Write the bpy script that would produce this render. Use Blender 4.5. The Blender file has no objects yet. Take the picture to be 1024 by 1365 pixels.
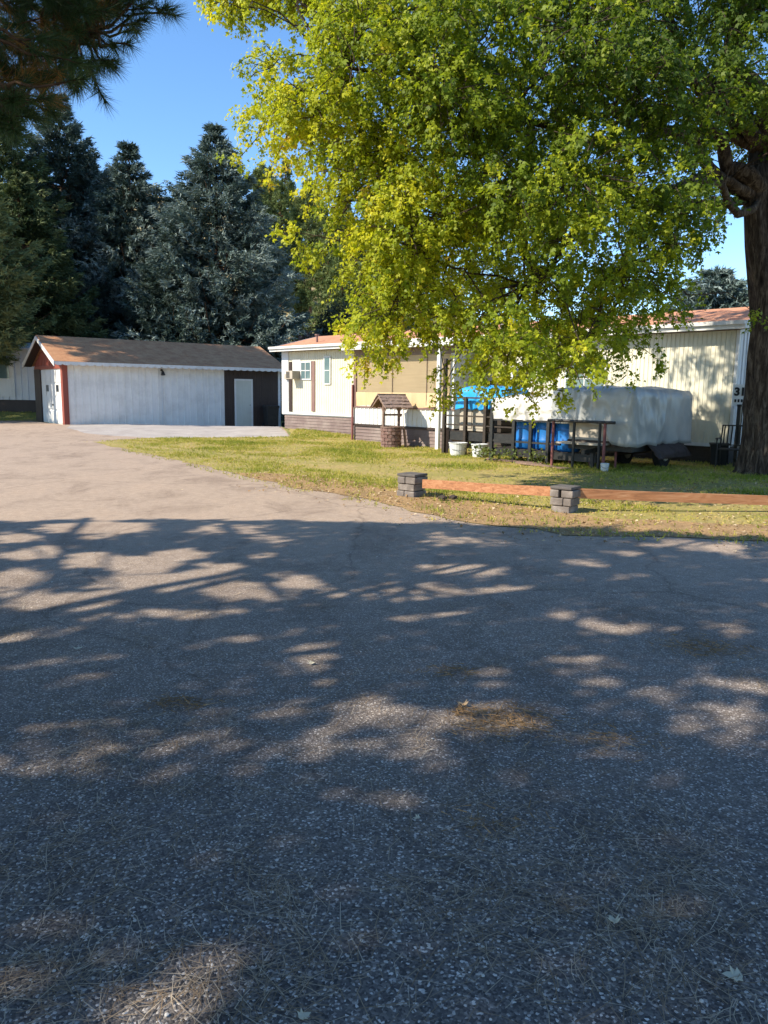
import bpy, bmesh, math, random
import numpy as np
from mathutils import Vector, Matrix, noise, geometry
random.seed(7); rng = np.random.default_rng(11)
PI = math.pi; R = math.radians
SC = bpy.context.scene; COL = SC.collection

# ------------------------------------------------------------------ camera / sun
F = 1020.0; CH = 1.6; PITCH = R(8.78); ROLL = R(0.8)
SUN_A = R(66); SUN_E = R(40)                       # azimuth from straight behind towards the left; elevation
SH = Vector((math.sin(SUN_A), math.cos(SUN_A))) / math.tan(SUN_E)   # ground shift of a shadow per metre of height
cam = bpy.data.cameras.new('camera'); co = bpy.data.objects.new('camera', cam); COL.objects.link(co)
cam.sensor_fit = 'HORIZONTAL'; cam.sensor_width = 36; cam.lens = F / 1024 * 36; cam.clip_end = 3000; cam.clip_start = .05
co.matrix_world = Matrix.Translation((0, 0, CH)) @ Matrix.Rotation(PI / 2 - PITCH, 4, 'X') @ Matrix.Rotation(ROLL, 4, 'Z')
SC.camera = co
def ray(px, py):
    u = (px - 512) / F; v = -(py - 682.5) / F
    uu = u * math.cos(ROLL) - v * math.sin(ROLL); vv = u * math.sin(ROLL) + v * math.cos(ROLL)
    return uu, math.cos(PITCH) + vv * math.sin(PITCH), -math.sin(PITCH) + vv * math.cos(PITCH)
def G(px, py, h=0):
    x, y, z = ray(px, py); t = (h - CH) / z; return Vector((x * t, y * t))
def At(px, py, Y):
    x, y, z = ray(px, py); t = Y / y; return Vector((x * t, Y, CH + z * t))

w = bpy.data.worlds.new('World'); SC.world = w; w.use_nodes = True
nt = w.node_tree; bg = nt.nodes['Background']; sky = nt.nodes.new('ShaderNodeTexSky')
sky.sky_type = 'NISHITA'; sky.sun_disc = False; sky.sun_elevation = SUN_E
sky.air_density = 1.0; sky.dust_density = .15; sky.ozone_density = 3.0; sky.altitude = 800
sky.sun_rotation = PI + SUN_A                      # compass rotation, clockwise from +Y
hs = nt.nodes.new('ShaderNodeHueSaturation'); hs.inputs['Saturation'].default_value = 1.14; nt.links.new(sky.outputs[0], hs.inputs['Color']); nt.links.new(hs.outputs[0], bg.inputs[0]); bg.inputs[1].default_value = 0.15
sl = bpy.data.lights.new('sun', 'SUN'); sl.energy = 4.4; sl.angle = R(.53); sl.color = (1, .915, .76)
so = bpy.data.objects.new('sun', sl); COL.objects.link(so)
sdir = Vector((-math.sin(SUN_A) * math.cos(SUN_E), -math.cos(SUN_A) * math.cos(SUN_E), math.sin(SUN_E)))
so.rotation_euler = sdir.to_track_quat('Z', 'Y').to_euler()
SC.view_settings.view_transform = 'Standard'; SC.view_settings.look = 'None'
SC.view_settings.exposure = 0.90; SC.view_settings.gamma = 1
SC.cycles.max_bounces = 8; SC.cycles.transparent_max_bounces = 8; SC.cycles.use_denoising = True

# ------------------------------------------------------------------ materials
def mat(name, col=(.5, .5, .5), rough=.8, spec=.3, metal=0):
    m = bpy.data.materials.new(name); m.use_nodes = True
    b = m.node_tree.nodes['Principled BSDF']
    b.inputs['Base Color'].default_value = (*col, 1); b.inputs['Roughness'].default_value = rough
    b.inputs['Specular IOR Level'].default_value = spec; b.inputs['Metallic'].default_value = metal
    return m
def N(m, t, **k):
    n = m.node_tree.nodes.new(t)
    for a, v in k.items(): setattr(n, a, v)
    return n
def L(m, a, b): m.node_tree.links.new(a, b)
def coords(m, scale=(1, 1, 1), world=False):
    if world:
        g = N(m, 'ShaderNodeNewGeometry'); src = g.outputs['Position']
    else:
        g = N(m, 'ShaderNodeTexCoord'); src = g.outputs['Object']
    mp = N(m, 'ShaderNodeMapping'); mp.inputs['Scale'].default_value = scale; L(m, src, mp.inputs[0]); return mp.outputs[0]
def ramp(m, fac, stops):
    r = N(m, 'ShaderNodeValToRGB'); e = r.color_ramp.elements
    while len(e) < len(stops): e.new(.5)
    for i, (p, c) in enumerate(stops): e[i].position = p; e[i].color = (*c, 1)
    L(m, fac, r.inputs[0]); return r.outputs[0]
def ntex(m, vec, scale, detail=5, rough=.6, dist=0):
    n = N(m, 'ShaderNodeTexNoise'); n.inputs['Scale'].default_value = scale; n.inputs['Detail'].default_value = detail
    n.inputs['Roughness'].default_value = rough; n.inputs['Distortion'].default_value = dist; L(m, vec, n.inputs['Vector']); return n.outputs['Fac']
def mixc(m, f, a, b, mode='MIX'):
    x = N(m, 'ShaderNodeMix', data_type='RGBA', blend_type=mode)
    if isinstance(f, (int, float)): x.inputs[0].default_value = f
    else: L(m, f, x.inputs[0])
    for s, v in ((6, a), (7, b)):
        if isinstance(v, tuple): x.inputs[s].default_value = (*v, 1)
        else: L(m, v, x.inputs[s])
    return x.outputs[2]
def bump(m, h, strength=.3, dist=.01):
    b = N(m, 'ShaderNodeBump'); b.inputs['Strength'].default_value = strength; b.inputs['Distance'].default_value = dist
    L(m, h, b.inputs['Height']); L(m, b.outputs[0], m.node_tree.nodes['Principled BSDF'].inputs['Normal'])
def base(m, c): L(m, c, m.node_tree.nodes['Principled BSDF'].inputs['Base Color'])
def varied(name, c1, c2, scale=3, sc=(1, 1, 1), rough=.8, spec=.3, metal=0, bmp=.15, detail=6, c3=None):
    m = mat(name, c1, rough, spec, metal); v = coords(m, sc); f = ntex(m, v, scale, detail)
    st = [(.32, c1), (.68, c2)]
    if c3: st = [(.3, c1), (.52, c2), (.7, c3)]
    base(m, ramp(m, f, st))
    if bmp: bump(m, ntex(m, v, scale * 9, 4), bmp, .005)
    return m

M = {}
# road: chip seal with pale and dark stones
m = mat('chip_seal', rough=.92, spec=.25); v = coords(m, world=True)
vo = N(m, 'ShaderNodeTexVoronoi'); vo.inputs['Scale'].default_value = 128; L(m, v, vo.inputs['Vector'])
sp = N(m, 'ShaderNodeSeparateColor'); L(m, vo.outputs['Color'], sp.inputs[0])
chips = ramp(m, sp.outputs[0], [(0, (.065, .062, .065)), (.5, (.15, .14, .137)), (.8, (.22, .20, .19)), (.93, (.42, .40, .385)), (1, (.74, .72, .70))])
big = ntex(m, v, .55, 5, .6); fine = ntex(m, v, 9, 4, .65)
tone = ramp(m, big, [(.35, (.84, .82, .82)), (.65, (1.12, 1.05, .98))])
c = mixc(m, 1.0, chips, tone, 'MULTIPLY')
c = mixc(m, 1.0, c, ramp(m, fine, [(.3, (.8, .8, .8)), (.7, (1.15, 1.13, 1.1))]), 'MULTIPLY')
# gravel grows tanner with distance; sunlight beyond the shady foreground painted into the colour
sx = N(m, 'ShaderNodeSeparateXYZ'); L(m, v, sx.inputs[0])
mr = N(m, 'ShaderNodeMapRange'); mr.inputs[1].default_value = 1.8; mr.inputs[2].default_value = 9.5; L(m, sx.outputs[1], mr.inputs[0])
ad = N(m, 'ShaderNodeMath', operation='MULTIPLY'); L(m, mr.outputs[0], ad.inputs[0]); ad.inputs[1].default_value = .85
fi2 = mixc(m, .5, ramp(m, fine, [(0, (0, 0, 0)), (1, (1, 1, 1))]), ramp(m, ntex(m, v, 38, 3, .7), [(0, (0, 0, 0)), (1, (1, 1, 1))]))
sunlit_tan = ramp(m, fi2, [(.22, (.27, .20, .15)), (.5, (.41, .305, .225)), (.78, (.54, .415, .31))])
c = mixc(m, ad.outputs[0], c, sunlit_tan)
blot = ramp(m, ntex(m, coords(m, (1, .6, 1), world=True), 1.1, 8, .75, .6), [(.36, (.74, .72, .71)), (.5, (1, 1, 1)), (.7, (1.08, 1.05, 1.02))])
c = mixc(m, 1.0, c, blot, 'MULTIPLY')
vc = N(m, 'ShaderNodeTexVoronoi', feature='DISTANCE_TO_EDGE'); vc.inputs['Scale'].default_value = .42; wv = N(m, 'ShaderNodeTexNoise'); wv.inputs['Scale'].default_value = 1.5; wv.inputs['Detail'].default_value = 6; L(m, v, wv.inputs['Vector']); va = N(m, 'ShaderNodeMix', data_type='VECTOR'); va.inputs[0].default_value = .35; L(m, v, va.inputs[4]); L(m, wv.outputs['Color'], va.inputs[5]); L(m, va.outputs[1], vc.inputs['Vector'])
cr = ramp(m, vc.outputs['Distance'], [(0, (.55, .53, .52)), (.004, (.8, .8, .8)), (.009, (1, 1, 1))]); c = mixc(m, .6, c, cr, 'MULTIPLY')
base(m, c)
hb = N(m, 'ShaderNodeMath', operation='SUBTRACT'); hb.inputs[0].default_value = 1; L(m, vo.outputs['Distance'], hb.inputs[1])
bump(m, hb.outputs[0], .9, .004); M['road'] = m
m = mat('worn_concrete', rough=.9); v = coords(m, world=True)
base(m, mixc(m, 1.0, ramp(m, ntex(m, v, 1.3, 6, .7), [(.3, (.30, .26, .235)), (.7, (.46, .41, .37))]), ramp(m, ntex(m, v, 25, 3), [(.3, (.85, .85, .85)), (.7, (1.1, 1.1, 1.1))]), 'MULTIPLY'))
bump(m, ntex(m, v, 30, 4), .3, .01); M['apron'] = m
m = mat('lawn_soil', rough=1, spec=.1); v = coords(m, world=True)
base(m, mixc(m, ramp(m, ntex(m, v, 12, 4), [(.35, (0, 0, 0)), (.65, (1, 1, 1))]),
     ramp(m, ntex(m, v, .8, 6, .7), [(.33, (.24, .24, .05)), (.48, (.38, .32, .09)), (.62, (.50, .36, .15))]), (.26, .21, .09)))
bump(m, ntex(m, v, 40, 4), .8, .02); M['lawn'] = m
m = mat('verge_dirt', rough=1, spec=.1); v = coords(m, world=True)
base(m, mixc(m, ramp(m, ntex(m, v, 22, 5, .7), [(.35, (0, 0, 0)), (.65, (1, 1, 1))]),
     ramp(m, ntex(m, v, 1.6, 6, .7), [(.3, (.26, .19, .10)), (.5, (.44, .29, .15)), (.7, (.55, .34, .16))]), (.24, .15, .075)))
bump(m, ntex(m, v, 60, 4), .8, .015); M['verge'] = m
m = mat('dry_ground', rough=1, spec=.1); v = coords(m, world=True)
base(m, ramp(m, ntex(m, v, .25, 8, .7), [(.3, (.13, .17, .05)), (.5, (.24, .23, .08)), (.68, (.32, .24, .12))]))
bump(m, ntex(m, v, 20, 4), .7, .03); M['ground'] = m
m = mat('hill_grass', rough=1, spec=.05); v = coords(m, world=True)
base(m, ramp(m, ntex(m, v, .06, 9, .7), [(.3, (.16, .15, .07)), (.5, (.42, .33, .17)), (.7, (.52, .42, .24))]))
bump(m, ntex(m, v, .5, 6), .8, .5); M['hill'] = m

def streaky(name, c1, c2, sc=(14, 14, .6), rough=.55, dirt=(.30, .27, .20), amt=.35, spec=.35):
    m = mat(name, c1, rough, spec); v = coords(m, sc); f = ntex(m, v, 1, 5, .6)
    c = ramp(m, f, [(.3, c1), (.7, c2)])
    d = ramp(m, ntex(m, coords(m, (1, 1, 1)), 1.4, 7, .7), [(.45, (0, 0, 0)), (.75, (amt, amt, amt))])
    base(m, mixc(m, d, c, dirt)); bump(m, ntex(m, coords(m), 6, 3), .1, .01); return m
M['cream'] = streaky('cream_siding', (.69, .65, .51), (.62, .58, .45))
M['greywall'] = streaky('pale_grey_siding', (.68, .69, .70), (.60, .61, .62), amt=.25)
M['gwhite'] = streaky('garage_white_panel', (.78, .77, .74), (.70, .69, .66), dirt=(.33, .30, .27), amt=.4)
M['white'] = streaky('white_trim_paint', (.70, .69, .66), (.62, .61, .585), amt=.3)
M['red'] = streaky('red_barn_paint', (.30, .075, .05), (.23, .055, .04), dirt=(.2, .1, .08))
M['brown'] = streaky('dark_brown_boards', (.05, .032, .026), (.035, .023, .019), dirt=(.07, .05, .04))
M['doorgreen'] = streaky('pale_door_paint', (.56, .57, .50), (.50, .51, .45), amt=.25)
M['skirt'] = streaky('mauve_brown_skirting', (.21, .155, .14), (.15, .105, .095), sc=(.8, .8, 16), dirt=(.34, .28, .24), amt=.7, rough=.8)
M['shutter'] = streaky('brown_shutter', (.24, .14, .12), (.19, .11, .095))
M['blind'] = streaky('tan_blind', (.66, .52, .33), (.58, .45, .28), sc=(1, 1, 20), dirt=(.45, .33, .2), rough=.7)
M['canvas'] = streaky('tan_canvas', (.62, .46, .27), (.55, .40, .22), sc=(8, 8, .4), dirt=(.42, .31, .2), rough=.85)
M['soffit'] = streaky('eave_shade_brown', (.22, .15, .11), (.17, .115, .085))  # brown holds the shade under the eave in its colour
M['ochre'] = streaky('tan_house_panel', (.40, .33, .24), (.33, .27, .2))
M['black'] = varied('black_painted_metal', (.018, .018, .018), (.035, .033, .03), 9, rough=.5, bmp=.1)
M['darkwood'] = varied('dark_deck_wood', (.035, .027, .022), (.06, .046, .036), 4, (1, 1, 4))
M['maroon'] = varied('maroon_painted_post', (.22, .085, .08), (.16, .06, .055), 6)
M['bluebarrel'] = varied('blue_plastic', (.012, .13, .42), (.018, .17, .50), 4, rough=.38, spec=.5, bmp=.04)
M['tub'] = varied('white_plastic', (.66, .66, .64), (.54, .54, .51), 5, rough=.5, bmp=.05)
M['beige'] = varied('beige_painted_metal', (.42, .37, .30), (.36, .31, .25), 5)
M['glass'] = mat('window_glass', (.10, .16, .17), .08, .7)
M['darkglass'] = mat('dark_pane', (.02, .022, .03), .1, .6)
M['rubber'] = mat('tyre_rubber', (.02, .02, .02), .85)
M['steel'] = varied('galvanised_steel', (.40, .40, .40), (.28, .28, .28), 12, rough=.45, metal=.8)
M['cable'] = mat('dark_cable', (.08, .05, .045), .7)
M['signwhite'] = mat('sign_white', (.72, .72, .70), .6)
M['signblack'] = mat('sign_black_ink', (.015, .015, .015), .6)
def shingle(name, c1, c2, c3, rows=5.5):
    m = mat(name, c1, .95, .15); v = coords(m)
    br = N(m, 'ShaderNodeTexBrick'); br.inputs['Scale'].default_value = 3.2; br.offset = .5
    br.inputs['Color1'].default_value = (*c1, 1); br.inputs['Color2'].default_value = (*c2, 1); br.inputs['Mortar'].default_value = (*[x * .45 for x in c1], 1)
    br.inputs['Mortar Size'].default_value = .012; br.inputs['Brick Width'].default_value = .9; br.inputs['Row Height'].default_value = .42; L(m, v, br.inputs['Vector'])
    f = ramp(m, ntex(m, v, 2.2, 7, .75), [(.38, (0, 0, 0)), (.66, (.8, .8, .8))])
    base(m, mixc(m, f, br.outputs['Color'], c3)); bump(m, ntex(m, v, 35, 4), .6, .01); return m
M['shingle'] = shingle('rusty_brown_shingle', (.42, .20, .10), (.34, .155, .08), (.52, .29, .15))
M['shingle_house'] = shingle('terracotta_roof_shingle', (.52, .23, .13), (.44, .19, .11), (.58, .32, .2))
M['shake'] = varied('weathered_shake', (.33, .24, .20), (.22, .155, .13), 6, (1, 6, 1), c3=(.42, .33, .28))
M['oldwood'] = varied('weathered_wood', (.26, .17, .13), (.17, .11, .085), 5, (4, 4, 1), c3=(.34, .24, .18))
M['wellbrick'] = varied('well_brick_units', (.14, .075, .065), (.20, .12, .10), 11, c3=(.30, .22, .19), rough=.95)
m = mat('well_brick', rough=.9); v = coords(m)
br = N(m, 'ShaderNodeTexBrick'); br.inputs['Scale'].default_value = 9; br.inputs['Color1'].default_value = (.34, .2, .16, 1); br.inputs['Color2'].default_value = (.42, .3, .26, 1)
br.inputs['Mortar'].default_value = (.5, .44, .4, 1); br.inputs['Mortar Size'].default_value = .03
mp = N(m, 'ShaderNodeMapping'); mp.inputs['Rotation'].default_value = (PI / 2, 0, 0); L(m, v, mp.inputs[0]); L(m, mp.outputs[0], br.inputs['Vector'])
base(m, br.outputs['Color']); bump(m, br.outputs['Fac'], -.5, .02); M['brickwell'] = m
M['block'] = varied('weathered_concrete_block', (.11, .092, .078), (.19, .16, .14), 5, c3=(.30, .26, .225), rough=.95, bmp=.6)
M['blockcap'] = varied('dark_cap_block', (.13, .115, .105), (.09, .08, .075), 7, rough=.95, bmp=.6)
m = mat('orange_stained_plank', rough=.75); v = coords(m, (1.2, 10, 14)); f = ntex(m, v, 1.5, 8, .65, 1.5)
base(m, ramp(m, f, [(.3, (.20, .09, .045)), (.5, (.40, .175, .08)), (.72, (.52, .28, .15))])); bump(m, f, .25, .01); M['plank'] = m
m = mat('bark', rough=.98, spec=.1); v = coords(m, (5, 5, 1.1)); f = ntex(m, v, 2.4, 9, .7, .8)
base(m, ramp(m, f, [(.34, (.016, .012, .010)), (.5, (.07, .05, .036)), (.62, (.15, .115, .085)), (.78, (.25, .20, .15))])); bump(m, f, 1, .05); M['bark'] = m
m = mat('pine_bark', rough=.98, spec=.1); v = coords(m, (4, 4, 1)); f = ntex(m, v, 2.4, 8, .7, .6)
base(m, ramp(m, f, [(.32, (.05, .03, .02)), (.7, (.18, .10, .06))])); bump(m, f, 1, .04); M['pinebark'] = m
def tarp_mat(name, c1, c2, rough=.45, spec=.4, transl=0):
    m = mat(name, c1, rough, spec); v = coords(m); f = ntex(m, v, 2.3, 7, .6, 1)
    base(m, ramp(m, f, [(.3, c1), (.7, c2)]))
    g = N(m, 'ShaderNodeTexNoise', noise_type='RIDGED_MULTIFRACTAL'); g.inputs['Scale'].default_value = 2.2; g.inputs['Detail'].default_value = 3; L(m, coords(m, (1.5, 1.5, .7)), g.inputs['Vector'])
    bump(m, g.outputs['Fac'], .8, .09); return m
M['greytarp'] = tarp_mat('silver_grey_tarp', (.36, .36, .34), (.30, .305, .295), .38, .6)
M['whitetarp'] = tarp_mat('white_tarp', (.60, .575, .545), (.52, .50, .47), .5)
M['bluetarp'] = tarp_mat('bright_blue_tarp', (.02, .36, .78), (.03, .30, .68), .42)
M['darktarp'] = tarp_mat('dark_brown_cloth', (.07, .05, .045), (.045, .035, .03), .8, .2)

def leafmat(name, stops, transl=.45, rough=.55, spec=.25, tboost=1.5):
    m = mat(name, (0, 0, 0), rough, spec); t = m.node_tree; b = t.nodes['Principled BSDF']; o = t.nodes['Material Output']
    a = N(m, 'ShaderNodeAttribute'); a.attribute_name = 'hue'; c = ramp(m, a.outputs['Fac'], stops); L(m, c, b.inputs['Base Color'])
    if transl:
        tr = N(m, 'ShaderNodeBsdfTranslucent'); L(m, mixc(m, 1.0, c, (tboost, tboost * .97, tboost * .6), 'MULTIPLY'), tr.inputs[0])
        mx = N(m, 'ShaderNodeMixShader'); mx.inputs[0].default_value = transl; L(m, b.outputs[0], mx.inputs[1]); L(m, tr.outputs[0], mx.inputs[2]); L(m, mx.outputs[0], o.inputs[0])
    return m
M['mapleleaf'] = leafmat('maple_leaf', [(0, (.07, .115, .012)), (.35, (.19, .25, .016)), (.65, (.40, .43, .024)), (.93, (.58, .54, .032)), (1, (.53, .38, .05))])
M['shadeleaf'] = leafmat('green_leaf', [(0, (.04, .07, .02)), (1, (.14, .16, .04))], .15)
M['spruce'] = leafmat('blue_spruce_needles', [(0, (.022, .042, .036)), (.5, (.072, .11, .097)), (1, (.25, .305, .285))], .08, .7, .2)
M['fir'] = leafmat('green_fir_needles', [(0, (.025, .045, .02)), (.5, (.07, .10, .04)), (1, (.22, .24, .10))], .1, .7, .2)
M['pine'] = leafmat('pine_needles', [(0, (.02, .045, .018)), (.6, (.07, .11, .03)), (.8, (.20, .13, .035)), (1, (.42, .20, .05))], .2, .5, .3)
M['hillpine'] = leafmat('hill_pine_needles', [(0, (.05, .075, .03)), (.5, (.12, .155, .055)), (1, (.24, .25, .10))], .15, .8, .1)
M['shrub'] = leafmat('brush_leaf', [(0, (.05, .06, .04)), (.6, (.14, .13, .09)), (1, (.30, .20, .19))], .2, .8, .1)
M['grass'] = leafmat('grass_blades', [(0, (.14, .20, .025)), (.35, (.29, .31, .045)), (.62, (.50, .42, .11)), (1, (.62, .46, .20))], .3, .8, .1, 1.2)
M['litter'] = leafmat('dry_litter', [(0, (.17, .11, .055)), (.5, (.38, .235, .12)), (1, (.62, .50, .33))], .15, .9, .1, 1)
M['strawneedle'] = leafmat('straw_needles', [(0, (.22, .15, .09)), (.5, (.36, .27, .18)), (1, (.52, .43, .32))], 0, .8, .15)
M['paleleaf'] = mat('pale_dry_leaf', (.55, .49, .36), .8)
M['pebble'] = varied('pale_pebble', (.45, .41, .37), (.6, .57, .53), 40, bmp=0)

# ------------------------------------------------------------------ mesh helpers
def link(name, me, m=None, parent=None):
    o = bpy.data.objects.new(name, me); COL.objects.link(o)
    if m is not None: me.materials.append(m)
    if parent is not None: o.parent = parent
    return o
def tag(o, label=None, cat=None, group=None, kind=None):
    for k, v in (('label', label), ('category', cat), ('group', group), ('kind', kind)):
        if v: o[k] = v
    return o
def thing(name, label, cat, loc=(0, 0, 0), rz=0, group=None):
    o = bpy.data.objects.new(name, None); COL.objects.link(o); o.location = loc; o.rotation_euler = (0, 0, rz); o.empty_display_size = .2
    return tag(o, label, cat, group)
class MB:
    def __init__(s): s.v = []; s.f = []
    def add(s, vs, fs):
        n = len(s.v); s.v += [tuple(p) for p in vs]; s.f += [tuple(i + n for i in f) for f in fs]; return s
    def box(s, x0, x1, y0, y1, z0, z1):
        return s.add([(x, y, z) for z in (z0, z1) for x, y in ((x0, y0), (x1, y0), (x1, y1), (x0, y1))],
                     [(3, 2, 1, 0), (4, 5, 6, 7), (0, 1, 5, 4), (1, 2, 6, 5), (2, 3, 7, 6), (3, 0, 4, 7)])
    def bar(s, a, b, w, d=None, up=(0, 0, 1)):
        d = d or w; a = Vector(a); b = Vector(b); t = (b - a).normalized(); up = Vector(up)
        if abs(t.dot(up)) > .95: up = Vector((0, 1, 0)) if abs(t.y) < .9 else Vector((1, 0, 0))
        x = t.cross(up).normalized() * (w / 2); y = x.cross(t).normalized() * (d / 2)
        vs = [p + i * x + j * y for p in (a, b) for i, j in ((-1, -1), (1, -1), (1, 1), (-1, 1))]
        return s.add(vs, [(3, 2, 1, 0), (4, 5, 6, 7), (0, 1, 5, 4), (1, 2, 6, 5), (2, 3, 7, 6), (3, 0, 4, 7)])
    def tube(s, pts, rad, n=8, wob=0):
        pts = [Vector(p) for p in pts]; k = len(pts)
        if not hasattr(rad, '__len__'): rad = [rad] * k
        vs = []; ref = None
        for i, p in enumerate(pts):
            t = (pts[min(i + 1, k - 1)] - pts[max(i - 1, 0)]).normalized()
            if ref is None: ref = Vector((1, 0, 0)) if abs(t.x) < .8 else Vector((0, 1, 0))
            x = (ref - t * ref.dot(t)).normalized(); ref = x; y = t.cross(x)
            for j in range(n):
                a = 2 * PI * j / n; r = rad[i]
                if wob: r *= 1 + wob * noise.noise(Vector((math.cos(a) * 1.7, math.sin(a) * 1.7, p.z * .6)) * 1.5) + wob * .5 * noise.noise(Vector((math.cos(a) * 5, math.sin(a) * 5, p.z * .9)))
                vs.append(p + x * math.cos(a) * r + y * math.sin(a) * r)
        fs = [(i * n + j, i * n + (j + 1) % n, (i + 1) * n + (j + 1) % n, (i + 1) * n + j) for i in range(k - 1) for j in range(n)]
        fs += [tuple(range(n - 1, -1, -1)), tuple((k - 1) * n + j for j in range(n))]
        return s.add(vs, fs)
    def lathe(s, prof, c=(0, 0, 0), n=24):
        vs = [(c[0] + r * math.cos(2 * PI * j / n), c[1] + r * math.sin(2 * PI * j / n), c[2] + z) for r, z in prof for j in range(n)]
        k = len(prof); fs = [(i * n + j, i * n + (j + 1) % n, (i + 1) * n + (j + 1) % n, (i + 1) * n + j) for i in range(k - 1) for j in range(n)]
        fs += [tuple(range(n - 1, -1, -1)), tuple((k - 1) * n + j for j in range(n))]
        return s.add(vs, fs)
    def prism(s, poly, axis, a, b):
        """extrude a polygon (list of 2-tuples) along an axis from a to b"""
        def P(u, v, t): return {'x': (t, u, v), 'y': (u, t, v), 'z': (u, v, t)}[axis]
        n = len(poly); vs = [P(u, v, a) for u, v in poly] + [P(u, v, b) for u, v in poly]
        return s.add(vs, [tuple(range(n - 1, -1, -1)), tuple(range(n, 2 * n))] + [(i, (i + 1) % n, n + (i + 1) % n, n + i) for i in range(n)])
    def build(s, name, m, parent=None, bevel=0, smooth=False):
        me = bpy.data.meshes.new(name); me.from_pydata(s.v, [], s.f)
        bm = bmesh.new(); bm.from_mesh(me); bmesh.ops.recalc_face_normals(bm, faces=bm.faces)
        if bevel: bmesh.ops.bevel(bm, geom=list(bm.edges), offset=bevel, segments=2, affect='EDGES', profile=.5, clamp_overlap=True)
        bm.to_mesh(me); bm.free()
        if smooth: me.polygons.foreach_set('use_smooth', [True] * len(me.polygons))
        return link(name, me, m, parent)
def np_mesh(name, V, k, m, hue=None, parent=None, faces=None):
    """V: (n*k,3) verts, one k-gon per k verts (or faces (n,k) given)"""
    me = bpy.data.meshes.new(name); V = np.asarray(V, np.float32)
    if faces is None: faces = np.arange(len(V)).reshape(-1, k)
    nf = len(faces); k = faces.shape[1]
    me.vertices.add(len(V)); me.vertices.foreach_set('co', V.ravel())
    me.loops.add(nf * k); me.loops.foreach_set('vertex_index', faces.astype(np.int32).ravel())
    me.polygons.add(nf); me.polygons.foreach_set('loop_start', np.arange(0, nf * k, k, dtype=np.int32))
    me.update(calc_edges=True)
    if hue is not None:
        a = me.attributes.new('hue', 'FLOAT', 'FACE'); a.data.foreach_set('value', np.clip(hue, 0, 1).astype(np.float32))
    return link(name, me, m, parent)

# ------------------------------------------------------------------ terrain
def ss(a, b, x):
    t = max(0., min(1., (x - a) / (b - a))); return t * t * (3 - 2 * t)
def terr(x, y):
    z = .15 * ss(26.5, 31, y) - .20 * ss(32.5, 37, y) * ss(-13, -9, x)
    z -= .10 * math.exp(-((x - .5) ** 2 + (y - 23) ** 2) / 14)
    z += .62 * ss(36, 41, y) * ss(-12, -17, x)
    z += .05 * noise.noise(Vector((x * .15, y * .15, 0))) * ss(20, 30, abs(x) + abs(y) * .3)
    return z
def in_poly(x, y, P):
    c = False; j = len(P) - 1
    for i in range(len(P)):
        if (P[i][1] > y) != (P[j][1] > y) and x < (P[j][0] - P[i][0]) * (y - P[i][1]) / (P[j][1] - P[i][1]) + P[i][0]: c = not c
        j = i
    return c
def sheet(name, poly, off, m, step=.6, jit=0.0, jstep=.35):
    B = []
    for i in range(len(poly)):
        a = Vector(poly[i]); b = Vector(poly[(i + 1) % len(poly)]); n = max(1, int((b - a).length / (jstep if jit and (b - a).length < 14 else 1.5)))
        nn = Vector((-(b - a).y, (b - a).x)).normalized()
        for k in range(n):
            p = a + (b - a) * k / n
            q = (noise.noise(Vector((p.x * 1.3, p.y * 1.3, 3))) + .6 * noise.noise(Vector((p.x * 4, p.y * 4, 9)))) * jit
            B.append(p + nn * q)
    xs = [p.x for p in B]; ys = [p.y for p in B]; I = []
    x = min(xs)
    while x < max(xs):
        y = min(ys)
        while y < max(ys):
            if in_poly(x, y, B) and min((p - Vector((x, y))).length_squared for p in B) > (step * .35) ** 2: I.append(Vector((x, y)))
            y += step
        x += step
    r = geometry.delaunay_2d_cdt(B + I, [(i, (i + 1) % len(B)) for i in range(len(B))], [], 1, 1e-5)
    me = bpy.data.meshes.new(name); me.from_pydata([(p.x, p.y, terr(p.x, p.y) + off) for p in r[0]], [], [tuple(f) for f in r[2]])
    bm = bmesh.new(); bm.from_mesh(me)
    for f in bm.faces:
        f.normal_update()
        if f.normal.z < 0: f.normal_flip()
    bm.to_mesh(me); bm.free()
    me.polygons.foreach_set('use_smooth', [True] * len(me.polygons))
    return tag(link(name, me, m), kind='structure')
gx = [-900, -400, -200, -100, -60, -45] + [x for x in np.arange(-36, 36.1, 1.0)] + [45, 60, 100, 200, 400, 900]
gy = [-900, -300, -100, -50, -30] + [y for y in np.arange(-20, 56, 1.0)] + [62, 70, 85, 110, 150, 250, 500, 1200]
me = bpy.data.meshes.new('ground'); W_ = len(gx)
me.from_pydata([(x, y, terr(x, y) - .02) for y in gy for x in gx], [], [(j * W_ + i, j * W_ + i + 1, (j + 1) * W_ + i + 1, (j + 1) * W_ + i) for j in range(len(gy) - 1) for i in range(W_ - 1)])
tag(link('ground', me, M['ground']), kind='structure')
edge = [(-9.05, 23.81), (-6.9, 20.6), (-4.49, 17.4), (-2.7, 14.7), (-1.42, 12.75), (-.14, 11.42), (.86, 9.83), (2.1, 8.85), (4.37, 8.55), (9, 8.5)]
road = [(60, 8.2), (60, -30), (-60, -30), (-60, 33), (-24, 34), (-18.4, 35.3), (-16.6, 36.0), (-13.4, 32.0), (-5.2, 37.9), (-4.2, 31.6), (-3.4, 27.6), (-8.0, 26.2)] + [(x_ + .7, y_ + .7) for x_, y_ in edge]
sheet('road', road, 0.0, M['road'], 1.1, .0)
sheet('concrete_apron', [(-12.9, 31.9), (-5.2, 37.8), (-4.3, 31.8), (-3.5, 27.7), (-7.9, 26.15), (-10.4, 27.5), (-12.3, 29.6)], .004, M['apron'], .8, .16)
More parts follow.
